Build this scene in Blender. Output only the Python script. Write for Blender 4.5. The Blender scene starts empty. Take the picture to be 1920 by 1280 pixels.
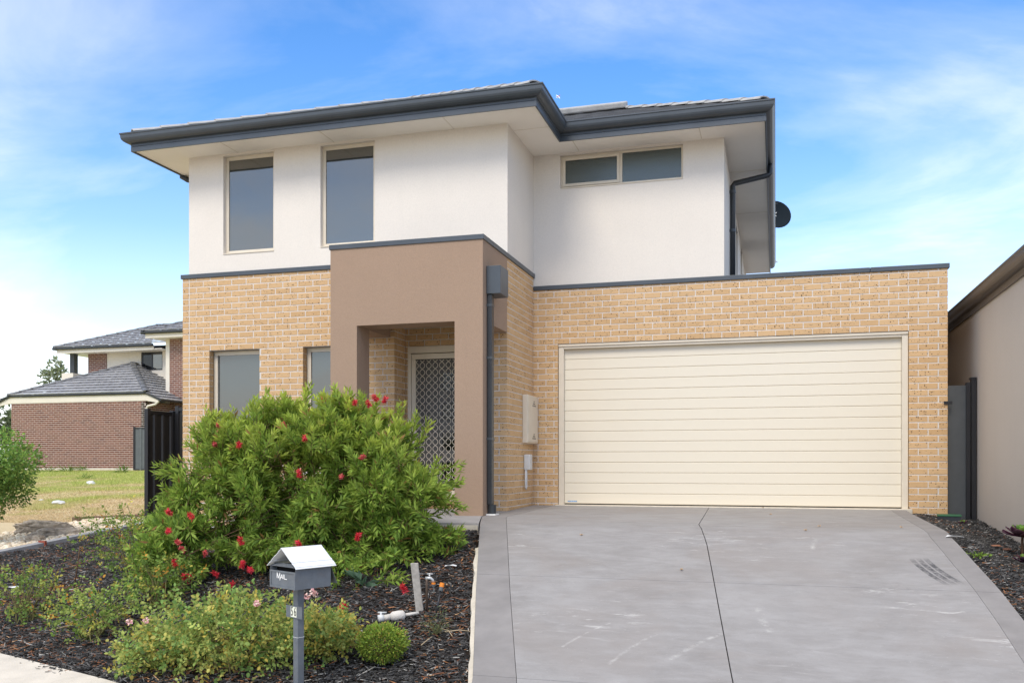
import bpy, bmesh, math, random
import numpy as np
from mathutils import Vector, Matrix, noise as mnoise

random.seed(7); RNG = np.random.default_rng(7)
sc = bpy.context.scene
COL = sc.collection
R = math.radians

# ------------------------------------------------------------------ camera
F_PX, TH, HOR = 1701.4, 0.28316, 870.0          # focal length in photo pixels, yaw to the left, horizon row
CAMZ = 0.60
cam_d = bpy.data.cameras.new('camera'); cam = bpy.data.objects.new('camera', cam_d); COL.objects.link(cam)
cam_d.sensor_width = 36.0; cam_d.lens = F_PX / 1920 * 36.0
cam_d.shift_y = (HOR - 640) / 1920
cam_d.clip_start = 0.05; cam_d.clip_end = 20000
cam.location = (0, 0, CAMZ); cam.rotation_euler = (math.pi / 2, 0, TH)
sc.camera = cam

# ------------------------------------------------------------------ world, sun, exposure
SUN_EL, SUN_AZ = R(48), R(184)                  # azimuth clockwise from +Y: behind the camera
w = bpy.data.worlds.new('World'); sc.world = w; w.use_nodes = True
nt = w.node_tree; nt.nodes.clear()
def N(tree, t, **kw):
    n = tree.nodes.new(t)
    for k, v in kw.items():
        if k == 'inp':
            for a, b in v.items(): n.inputs[a].default_value = b
        else: setattr(n, k, v)
    return n
def L(tree, a, b): tree.links.new(a, b)
def ramp(tree, fac, stops, interp='LINEAR'):
    n = tree.nodes.new('ShaderNodeValToRGB'); n.color_ramp.interpolation = interp
    e = n.color_ramp.elements
    while len(e) > 1: e.remove(e[-1])
    e[0].position = stops[0][0]; e[0].color = stops[0][1]
    for p, c in stops[1:]:
        q = e.new(p); q.color = c
    if fac is not None: tree.links.new(fac, n.inputs[0])
    return n
def g(v): return (v, v, v, 1)
def mixc(tree, fac, a, b, mode='MIX'):
    n = tree.nodes.new('ShaderNodeMix'); n.data_type = 'RGBA'; n.blend_type = mode
    for s, x in ((n.inputs[0], fac), (n.inputs[6], a), (n.inputs[7], b)):
        if isinstance(x, (int, float)): s.default_value = x
        elif isinstance(x, (tuple, list)): s.default_value = (*x[:3], 1)
        else: tree.links.new(x, s)
    return n.outputs[2]
def mth(tree, op, a, b=None, c=None, clamp=False):
    n = tree.nodes.new('ShaderNodeMath'); n.operation = op; n.use_clamp = clamp
    for i, x in enumerate((a, b, c)):
        if x is None: continue
        if isinstance(x, (int, float)): n.inputs[i].default_value = x
        else: tree.links.new(x, n.inputs[i])
    return n.outputs[0]

sky = N(nt, 'ShaderNodeTexSky', sky_type='NISHITA', sun_disc=False, sun_elevation=SUN_EL,
        sun_rotation=SUN_AZ, altitude=0.0, air_density=1.0, dust_density=0.6, ozone_density=2.2)
tc = N(nt, 'ShaderNodeTexCoord'); sp = N(nt, 'ShaderNodeSeparateXYZ'); L(nt, tc.outputs['Generated'], sp.inputs[0])
hz = mth(nt, 'MAXIMUM', sp.outputs[2], 0.0)
den = mth(nt, 'ADD', hz, 0.22)
cx = mth(nt, 'DIVIDE', sp.outputs[0], den); cy = mth(nt, 'DIVIDE', sp.outputs[1], den)
cb = N(nt, 'ShaderNodeCombineXYZ'); L(nt, cx, cb.inputs[0]); L(nt, cy, cb.inputs[1])
mp = N(nt, 'ShaderNodeMapping'); mp.inputs['Rotation'].default_value = (0, 0, R(35)); mp.inputs['Scale'].default_value = (0.75, 1.35, 1)
mp.inputs['Location'].default_value = (4.3, 1.55, 0)
L(nt, cb.outputs[0], mp.inputs[0])
n1 = N(nt, 'ShaderNodeTexNoise', inp={'Scale': 1.15, 'Detail': 9.0, 'Roughness': 0.58, 'Distortion': 0.55}); L(nt, mp.outputs[0], n1.inputs['Vector'])
n2 = N(nt, 'ShaderNodeTexNoise', inp={'Scale': 0.42, 'Detail': 3.0, 'Roughness': 0.5, 'Distortion': 0.2}); L(nt, mp.outputs[0], n2.inputs['Vector'])
cl = mth(nt, 'ADD', mth(nt, 'MULTIPLY', n1.outputs['Fac'], 0.62), mth(nt, 'MULTIPLY', n2.outputs['Fac'], 0.62))
haze_f = ramp(nt, hz, [(0.0, g(1.0)), (0.06, g(0.74)), (0.13, g(0.40)), (0.24, g(0.12)), (0.36, g(0.02)), (0.5, g(0.0))])
cmask = ramp(nt, cl, [(0.52, g(0.0)), (0.60, g(0.22)), (0.68, g(0.62)), (0.80, g(0.95))])
low = ramp(nt, hz, [(0.0, g(0.9)), (0.25, g(0.85)), (0.42, g(0.6)), (0.55, g(0.75)), (0.75, g(1.0))])
over = ramp(nt, hz, [(0.46, g(0.0)), (0.75, g(0.75))])           # thick cloud overhead, added out of view to neutralise the blue light
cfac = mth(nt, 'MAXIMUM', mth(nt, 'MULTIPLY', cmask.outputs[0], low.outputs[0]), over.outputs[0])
hsv = N(nt, 'ShaderNodeHueSaturation', inp={'Hue': 0.506, 'Saturation': 1.32, 'Value': 1.15}); L(nt, sky.outputs[0], hsv.inputs['Color'])
SKYW = (6.4, 6.5, 6.6)
s1 = mixc(nt, haze_f.outputs[0], hsv.outputs[0], SKYW)
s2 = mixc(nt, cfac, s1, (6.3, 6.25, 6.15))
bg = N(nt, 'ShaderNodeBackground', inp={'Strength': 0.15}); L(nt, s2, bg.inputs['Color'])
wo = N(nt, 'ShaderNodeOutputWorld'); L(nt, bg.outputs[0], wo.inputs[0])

sun_d = bpy.data.lights.new('sun', 'SUN'); sun_d.energy = 1.5; sun_d.angle = R(24); sun_d.color = (1.0, 0.93, 0.82)
sun = bpy.data.objects.new('sun', sun_d); COL.objects.link(sun)
sdir = Vector((math.sin(SUN_AZ) * math.cos(SUN_EL), math.cos(SUN_AZ) * math.cos(SUN_EL), math.sin(SUN_EL)))
sun.rotation_euler = sdir.to_track_quat('Z', 'Y').to_euler(); sun.location = (0, 0, 30)

sc.render.engine = 'CYCLES'
sc.view_settings.view_transform = 'Standard'; sc.view_settings.look = 'None'
sc.view_settings.exposure = 0.64; sc.view_settings.gamma = 1.0; sc.view_settings.use_curve_mapping = False

# ------------------------------------------------------------------ geometry of the place (metres)
VR = np.array([math.cos(TH), math.sin(TH), 0.0]); VV = np.array([-math.sin(TH), math.cos(TH), 0.0])
def at(x, y, d):
    "point seen at photo pixel x,y at depth d (used to measure positions)"
    p = (VR * (x - 960) / F_PX + VV) * d
    return Vector((p[0], p[1], (HOR - y) / F_PX * d + CAMZ))
ZY = [-60, 0, 2, 4, 5, 6, 7, 8, 9, 9.5, 12.94, 14]; ZZ = [-1.12, -1.12, -1.10, -1.03, -.93, -.76, -.55, -.33, -.125, -.045, 0, 0]
LY = [-60, 0, 4, 5.5, 6.5, 7.5, 9.2, 11.5, 12.3, 20, 30, 60, 400]; LZ = [-1.1, -1.1, -1.06, -.98, -.9, -.75, -.52, -.35, -.3, .05, .45, .6, .6]
RY = [-60, 0, 4, 6, 8, 10, 11.3, 12.9, 40]; RZ = [-1.2, -1.15, -1.1, -.85, -.50, -.30, -.206, -.12, -.10]
def sm(t): t = np.clip(t, 0, 1); return t * t * (3 - 2 * t)
def zdrive(Y): return np.interp(Y, ZY, ZZ)
def zbed(X, Y):
    X = np.asarray(X, float); Y = np.asarray(Y, float)
    a = np.interp(Y, ZY, ZZ) - .065; b = np.interp(Y, LY, LZ) - .07; c = np.interp(Y, RY, RZ)
    wl = sm((-3.3 - X) / 5.2); wr = sm((X - 1.6) / .8)
    return a * (1 - wl - wr) + b * wl + c * wr
# driveway edges
LEY = [2.0, 4.2, 5.62, 7.43, 9.36, 10.46, 13.1]; LEX = [-2.6, -1.75, -1.903, -2.483, -3.086, -3.42, -3.42]
REY = [2.0, 7.13, 7.8, 8.4, 9.2, 12.3, 13.1]; REX = [1.75, 1.69, 1.665, 1.62, 1.57, 1.61, 1.65]
CEY = [2.0, 5.89, 8.8, 9.8, 13.1]; CEX = [.05, -.26, -.63, -.79, -.90]
def XL(y): return np.interp(y, LEY, LEX)
def XR(y): return np.interp(y, REY, REX)
def XC(y): return np.interp(y, CEY, CEX)
EDGE_X = -9.67

def gp_(x, y):
    "ground point seen at a photo pixel"
    q = VR * (x - 960) / F_PX + VV; ds = np.linspace(3, 60, 4000); P = q[None] * ds[:, None]; z = (HOR - y) / F_PX * ds + CAMZ
    k = int(np.argmax(z < zbed(P[:, 0], P[:, 1]))); return Vector((P[k, 0], P[k, 1], z[k]))
def dep(p): return float(p[0] * VV[0] + p[1] * VV[1])
# ------------------------------------------------------------------ object helpers
WM = {}
def link(o, parent=None):
    COL.objects.link(o)
    if parent is not None:
        o.parent = parent; o.matrix_parent_inverse = WM[parent].inverted()
    WM[o] = Matrix.Identity(4)
    return o
def tag(o, label=None, cat=None, group=None, kind=None):
    if label: o['label'] = label
    if cat: o['category'] = cat
    if group: o['group'] = group
    if kind: o['kind'] = kind
    return o
def thing(name, label, cat, loc, group=None):
    o = bpy.data.objects.new(name, None); o.empty_display_size = .2
    COL.objects.link(o); o.location = loc; WM[o] = Matrix.Translation(Vector(loc))
    return tag(o, label, cat, group)

class MB:
    "collects faces; build() links them as one mesh object"
    def __init__(s): s.v = []; s.f = []; s.c = []
    def add(s, vs, fs, col=None):
        b = len(s.v); s.v.extend([tuple(p) for p in vs]); s.f.extend([tuple(i + b for i in f) for f in fs])
        if col is not None: s.c.extend([col] * len(vs))
        return s
    def box(s, x0, x1, y0, y1, z0, z1, col=None):
        return s.add([(x0, y0, z0), (x1, y0, z0), (x1, y1, z0), (x0, y1, z0), (x0, y0, z1), (x1, y0, z1), (x1, y1, z1), (x0, y1, z1)],
                     [(0, 3, 2, 1), (4, 5, 6, 7), (0, 1, 5, 4), (1, 2, 6, 5), (2, 3, 7, 6), (3, 0, 4, 7)], col)
    def obox(s, c, ex, ey, ez, col=None):
        c, ex, ey, ez = map(Vector, (c, ex, ey, ez)); vs = []
        for k in (-1, 1):
            for a, b in ((-1, -1), (1, -1), (1, 1), (-1, 1)): vs.append(c + ex * a + ey * b + ez * k)
        return s.add(vs, [(0, 3, 2, 1), (4, 5, 6, 7), (0, 1, 5, 4), (1, 2, 6, 5), (2, 3, 7, 6), (3, 0, 4, 7)], col)
    def prism(s, poly, d, col=None):
        "planar polygon (3D points) extruded by vector d"
        n = len(poly); d = Vector(d); a = [Vector(p) for p in poly]; b = [p + d for p in a]
        return s.add(a + b, [tuple(range(n))[::-1], tuple(range(n, 2 * n))] + [(i, (i + 1) % n, (i + 1) % n + n, i + n) for i in range(n)], col)
    def tube(s, pts, rad, n=8, cap=True, col=None):
        pts = [Vector(p) for p in pts]; rr = rad if isinstance(rad, (list, tuple)) else [rad] * len(pts)
        vs = []; fs = []; up = None
        for i, p in enumerate(pts):
            t = (pts[min(i + 1, len(pts) - 1)] - pts[max(i - 1, 0)])
            t = t.normalized() if t.length > 1e-9 else Vector((0, 0, 1))
            if up is None: up = Vector((0, 0, 1)) if abs(t.z) < .9 else Vector((1, 0, 0))
            a = t.cross(up); a = a.normalized() if a.length > 1e-6 else t.orthogonal().normalized()
            b = a.cross(t).normalized(); up = b
            for k in range(n):
                q = 2 * math.pi * k / n; vs.append(p + (a * math.cos(q) + b * math.sin(q)) * rr[i])
        for i in range(len(pts) - 1):
            for k in range(n):
                k2 = (k + 1) % n; fs.append((i * n + k, i * n + k2, (i + 1) * n + k2, (i + 1) * n + k))
        if cap: fs.append(tuple(range(n))[::-1]); fs.append(tuple(range((len(pts) - 1) * n, len(pts) * n)))
        return s.add(vs, fs, col)
    def build(s, name, mat, parent=None, smooth=False, bevel=0, label=None):
        me = bpy.data.meshes.new(name); me.from_pydata(s.v, [], s.f); me.update()
        bm = bmesh.new(); bm.from_mesh(me); bmesh.ops.recalc_face_normals(bm, faces=bm.faces); bm.to_mesh(me); bm.free()
        if s.c:
            a = me.attributes.new('Col', 'FLOAT_COLOR', 'POINT'); a.data.foreach_set('color', np.array([(*c[:3], 1.0) for c in s.c], dtype=np.float32).ravel())
        if smooth: me.polygons.foreach_set('use_smooth', [True] * len(me.polygons))
        if mat: me.materials.append(mat)
        o = link(bpy.data.objects.new(name, me), parent)
        if bevel:
            m = o.modifiers.new('bevel', 'BEVEL'); m.width = bevel; m.segments = 2; m.limit_method = 'ANGLE'
        if label: o['label'] = label
        return o
def np_mesh(name, V, Fc, mat, parent=None, cols=None, smooth=False):
    "V (n,3), Fc (m,k) equal-sided faces"
    me = bpy.data.meshes.new(name); n = len(V); m, k = Fc.shape
    me.vertices.add(n); me.vertices.foreach_set('co', np.ascontiguousarray(V, dtype=np.float32).ravel())
    me.loops.add(m * k); me.loops.foreach_set('vertex_index', np.ascontiguousarray(Fc, dtype=np.int32).ravel())
    me.polygons.add(m); me.polygons.foreach_set('loop_start', np.arange(0, m * k, k, dtype=np.int32))
    if smooth: me.polygons.foreach_set('use_smooth', np.ones(m, dtype=bool))
    me.update(calc_edges=True)
    if cols is not None:
        a = me.attributes.new('Col', 'FLOAT_COLOR', 'POINT')
        a.data.foreach_set('color', np.concatenate([cols, np.ones((n, 1))], 1).astype(np.float32).ravel())
    me.materials.append(mat)
    return link(bpy.data.objects.new(name, me), parent)

def sweep(mb, path, prof, closed=False):
    "2-D profile (outward offset, z) swept along plan polyline (counter-clockwise: outward is to the right)"
    P = [Vector((p[0], p[1])) for p in path]; n = len(P); rows = []
    for i in range(n):
        if closed or 0 < i < n - 1:
            d0 = (P[i] - P[i - 1]).normalized(); d1 = (P[(i + 1) % n] - P[i]).normalized()
        elif i == 0: d0 = d1 = (P[1] - P[0]).normalized()
        else: d0 = d1 = (P[i] - P[i - 1]).normalized()
        n0 = Vector((d0.y, -d0.x)); n1 = Vector((d1.y, -d1.x)); m = n0 + n1; m = m / (m.dot(n0))
        rows.append([(P[i].x + m.x * o, P[i].y + m.y * o, z) for o, z in prof])
    k = len(prof); vs = [q for r in rows for q in r]; fs = []
    for i in range(n if closed else n - 1):
        j = (i + 1) % n
        for a in range(k):
            b = (a + 1) % k; fs.append((i * k + a, j * k + a, j * k + b, i * k + b))
    if not closed: fs.append(tuple(range(k))); fs.append(tuple(range((n - 1) * k, n * k))[::-1])
    mb.add(vs, fs)

def slab(mb, O, U, Nn, u0, u1, z0, z1, th, holes=()):
    "wall: front face in the plane through O along U; thickness th behind it; rectangular holes (u0,u1,z0,z1)"
    O = Vector(O); U = Vector(U); Nn = Vector(Nn)
    us = sorted({u0, u1, *[min(max(h[i], u0), u1) for h in holes for i in (0, 1)]})
    zs = sorted({z0, z1, *[min(max(h[i], z0), z1) for h in holes for i in (2, 3)]})
    nu, nz = len(us) - 1, len(zs) - 1
    def solid(i, j):
        if not (0 <= i < nu and 0 <= j < nz): return False
        a = (us[i] + us[i + 1]) / 2; b = (zs[j] + zs[j + 1]) / 2
        return not any(h[0] < a < h[1] and h[2] < b < h[3] for h in holes)
    def p(u, z, k): q = O + U * u - Nn * (th * k); return (q.x, q.y, z)
    for i in range(nu):
        for j in range(nz):
            if not solid(i, j): continue
            a, b, c, d = us[i], us[i + 1], zs[j], zs[j + 1]
            mb.add([p(a, c, 0), p(b, c, 0), p(b, d, 0), p(a, d, 0)], [(0, 1, 2, 3)])
            mb.add([p(a, c, 1), p(b, c, 1), p(b, d, 1), p(a, d, 1)], [(3, 2, 1, 0)])
            for (di, dj, e) in ((-1, 0, ((a, c), (a, d))), (1, 0, ((b, c), (b, d))), (0, -1, ((a, c), (b, c))), (0, 1, ((a, d), (b, d)))):
                if not solid(i + di, j + dj):
                    (ua, za), (ub, zb) = e
                    mb.add([p(ua, za, 0), p(ub, zb, 0), p(ub, zb, 1), p(ua, za, 1)], [(0, 1, 2, 3)])

# ------------------------------------------------------------------ materials
def material(name):
    m = bpy.data.materials.new(name); m.use_nodes = True; t = m.node_tree
    b = t.nodes['Principled BSDF']
    return m, t, b
def pos(t, scale=None):
    n = t.nodes.new('ShaderNodeTexCoord'); o = n.outputs['Object']
    if scale:
        k = t.nodes.new('ShaderNodeMapping'); k.inputs['Scale'].default_value = scale; t.links.new(o, k.inputs[0]); return k.outputs[0]
    return o
def noise(t, vec, scale, detail=4, rough=.55, dist=0.0):
    n = N(t, 'ShaderNodeTexNoise', inp={'Scale': scale, 'Detail': detail, 'Roughness': rough, 'Distortion': dist}); L(t, vec, n.inputs['Vector']); return n.outputs['Fac']
def bump(t, b, h, strength, dist=.01):
    n = N(t, 'ShaderNodeBump', inp={'Strength': strength, 'Distance': dist}); L(t, h, n.inputs['Height']); L(t, n.outputs[0], b.inputs['Normal'])
def plain(name, col, rough=.6, spec=.4, metal=0, var=.08, nscale=6, bscale=0, bstr=.2, bdist=.003, dirt=0.0):
    m, t, b = material(name); p = pos(t)
    f = noise(t, p, nscale, 5, .6)
    lo = tuple(c * (1 - var) for c in col); hi = tuple(min(1, c * (1 + var)) for c in col)
    c = mixc(t, ramp(t, f, [(.3, g(0)), (.7, g(1))]).outputs[0], lo, hi)
    if dirt:
        d = ramp(t, noise(t, p, nscale * .35, 8, .7, .4), [(.5, g(0)), (.78, g(dirt))])
        c = mixc(t, d.outputs[0], c, (.17, .14, .11))
    L(t, c, b.inputs['Base Color']); b.inputs['Roughness'].default_value = rough
    b.inputs['Specular IOR Level'].default_value = spec; b.inputs['Metallic'].default_value = metal
    if bscale: bump(t, b, noise(t, p, bscale, 3, .6), bstr, bdist)
    return m
def attr_col(t): return N(t, 'ShaderNodeAttribute', attribute_name='Col').outputs['Color']

def brick_material(name, c_lo, c_hi, speck=(.12, .07, .035), specks=1.0, dark=None):
    m, t, b = material(name); p = pos(t)
    a = N(t, 'ShaderNodeAttribute', attribute_name='Col'); s = N(t, 'ShaderNodeSeparateColor'); L(t, a.outputs['Color'], s.inputs[0])
    oi = N(t, 'ShaderNodeObjectInfo')
    rnd = mth(t, 'FRACT', mth(t, 'ADD', mth(t, 'MULTIPLY', oi.outputs['Random'], 7.31), s.outputs[0]))
    off = N(t, 'ShaderNodeVectorMath', operation='ADD'); L(t, p, off.inputs[0])
    cv = N(t, 'ShaderNodeCombineXYZ'); L(t, mth(t, 'MULTIPLY', rnd, 37.0), cv.inputs[0]); L(t, mth(t, 'MULTIPLY', rnd, 91.0), cv.inputs[2]); L(t, cv.outputs[0], off.inputs[1])
    q = off.outputs[0]
    base = mixc(t, rnd, c_lo, c_hi)
    base = mixc(t, ramp(t, noise(t, q, 22, 4), [(.3, g(0)), (.75, g(.35))]).outputs[0], base, tuple(min(1, c * 1.15) for c in c_hi))
    if dark: base = mixc(t, ramp(t, mth(t, 'FRACT', mth(t, 'MULTIPLY', rnd, 5.7)), [(.72, g(0)), (1, g(.75))]).outputs[0], base, dark)
    vo = N(t, 'ShaderNodeTexVoronoi', inp={'Scale': 52.0, 'Randomness': 1.0}); L(t, q, vo.inputs['Vector'])
    sc_ = N(t, 'ShaderNodeSeparateColor'); L(t, vo.outputs['Color'], sc_.inputs[0])
    rad = mth(t, 'MULTIPLY', mth(t, 'POWER', sc_.outputs[0], 2.6), .42)
    spk = mth(t, 'MULTIPLY', mth(t, 'LESS_THAN', vo.outputs['Distance'], rad), specks)
    L(t, mixc(t, spk, base, speck), b.inputs['Base Color'])
    b.inputs['Roughness'].default_value = .85; b.inputs['Specular IOR Level'].default_value = .25
    bump(t, b, mth(t, 'SUBTRACT', noise(t, q, 140, 3), mth(t, 'MULTIPLY', spk, .6)), .35, .003)
    return m
M = {}
M['brick'] = brick_material('brick_cream', (.53, .335, .165), (.61, .405, .215))
M['brick_red'] = brick_material('brick_red', (.15, .062, .042), (.215, .092, .062), (.05, .025, .02), .4, dark=(.12, .05, .04))
M['mortar'] = plain('mortar', (.66, .61, .55), .95, .1, var=.12, nscale=14, bscale=220, bstr=.3)
M['mortar_red'] = plain('mortar_red', (.56, .48, .41), .95, .1, var=.12, nscale=8)
def stucco(name, col, grain=170, bstr=.5):
    m, t, b = material(name); p = pos(t)
    big = ramp(t, noise(t, p, .9, 6, .6, .3), [(.3, g(0)), (.75, g(1))]).outputs[0]
    streak = ramp(t, noise(t, pos(t, (5, 5, .35)), 1.6, 6, .65), [(.5, g(0)), (.85, g(.28))]).outputs[0]
    c = mixc(t, big, tuple(x * .96 for x in col), tuple(min(1, x * 1.03) for x in col))
    c = mixc(t, streak, c, tuple(x * .88 for x in col))
    fine = noise(t, p, grain, 3, .7)
    med = noise(t, p, grain * .28, 4, .7); c = mixc(t, ramp(t, med, [(.3, g(.22)), (.55, g(0))]).outputs[0], c, tuple(x * .75 for x in col))
    c = mixc(t, ramp(t, fine, [(.35, g(.35)), (.6, g(0))]).outputs[0], c, tuple(x * .72 for x in col))
    L(t, c, b.inputs['Base Color']); b.inputs['Roughness'].default_value = .92; b.inputs['Specular IOR Level'].default_value = .15
    bump(t, b, mth(t, 'ADD', fine, mth(t, 'MULTIPLY', noise(t, p, 12, 3), .5)), bstr, .004)
    return m
M['render'] = stucco('cream_render', (.80, .735, .645))
M['brown'] = stucco('brown_render', (.385, .268, .188), 120, .9)
M['taupe'] = stucco('taupe_render', (.63, .55, .465), 150, .5)
M['soffit'] = plain('soffit_paint', (.90, .85, .77), .7, .3, var=.03, nscale=1.5)
M['steel'] = plain('grey_blue_steel', (.062, .073, .083), .38, .5, var=.12, nscale=3)
M['steel_d'] = plain('dark_steel', (.03, .034, .038), .42, .5, var=.15, nscale=3)
M['black_steel'] = plain('black_steel', (.014, .014, .016), .4, .5, var=.15, nscale=3)
M['cream_metal'] = plain('cream_metal', (.70, .62, .49), .45, .4, var=.05, nscale=5)
M['cream_trim'] = plain('cream_trim', (.71, .65, .54), .6, .3, var=.04, nscale=2)
M['white_paint'] = plain('white_paint', (.8, .79, .76), .5, .4, var=.03)
M['plastic_grey'] = plain('grey_plastic', (.62, .62, .60), .45, .4, var=.05)
M['brown_gutter'] = plain('bronze_gutter', (.085, .068, .055), .4, .5, var=.15, nscale=2)
M['concrete_l'] = plain('pale_concrete', (.60, .54, .44), .9, .2, var=.12, nscale=9, bscale=90, bstr=.4)
M['concrete_edge'] = plain('edging_concrete', (.33, .33, .33), .9, .2, var=.15, nscale=5, bscale=90, bstr=.4)

def door_material():
    m, t, b = material('garage_panel_paint')
    f = noise(t, pos(t, (2.2, 2, 60)), 3, 5, .65)
    c = mixc(t, f, (.75, .675, .535), (.775, .705, .565)); L(t, c, b.inputs['Base Color'])
    b.inputs['Roughness'].default_value = .5; b.inputs['Specular IOR Level'].default_value = .35
    bump(t, b, mth(t, 'ADD', f, mth(t, 'MULTIPLY', noise(t, pos(t, (.8, 1, 2.5)), 1.5, 3), 2.0)), .25, .004); return m
M['door'] = door_material()

def glass(name, tint, ior, rough=.03, wob=0.0, dif=(.03, .034, .037)):
    m, t, b = material(name); p = pos(t)
    b.inputs['Base Color'].default_value = (*dif, 1); b.inputs['IOR'].default_value = ior
    b.inputs['Roughness'].default_value = rough; b.inputs['Specular Tint'].default_value = (*tint, 1)
    if wob: bump(t, b, noise(t, p, 75, 2), wob, .006)
    else: bump(t, b, noise(t, p, 1.3, 2), .10, .03)
    return m
M['glass'] = glass('window_glass', (1.0, .96, .88), 2.3, .02, dif=(.05, .054, .053))
M['glass_low'] = glass('window_glass_ground_floor', (1.0, .96, .88), 2.05, .03, dif=(.06, .066, .07))
M['glass_obs'] = glass('obscure_glass', (.9, 1, .97), 1.8, .12, .6, dif=(.045, .052, .046))
M['glass_dark'] = glass('dark_glass', (1, 1, 1), 1.5, .05, dif=(.012, .013, .014))

def tile_material():
    m, t, b = material('charcoal_roof_tile'); p = pos(t)
    a = N(t, 'ShaderNodeAttribute', attribute_name='Col'); s = N(t, 'ShaderNodeSeparateColor'); L(t, a.outputs['Color'], s.inputs[0])
    c = mixc(t, s.outputs[0], (.10, .103, .112), (.15, .153, .16))
    c = mixc(t, ramp(t, noise(t, p, 9, 6, .7), [(.45, g(0)), (.8, g(.6))]).outputs[0], c, (.20, .198, .19))
    L(t, c, b.inputs['Base Color']); b.inputs['Roughness'].default_value = .36; b.inputs['Specular IOR Level'].default_value = .75
    bump(t, b, noise(t, p, 120, 3), .25, .003); return m
M['tile'] = tile_material()
M['tile_far'] = M['tile'].copy(); M['tile_far'].name = 'pale_grey_roof_tile'
for n_ in M['tile_far'].node_tree.nodes:
    if n_.type == 'MIX' and n_.inputs[6].default_value[0] > .05 and n_.inputs[6].default_value[0] < .12: n_.inputs[6].default_value = (.30, .30, .315, 1); n_.inputs[7].default_value = (.40, .40, .41, 1)
M['cap'] = plain('ridge_cap_tile', (.40, .39, .37), .7, .4, var=.2, nscale=7, bscale=120, bstr=.4)

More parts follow.
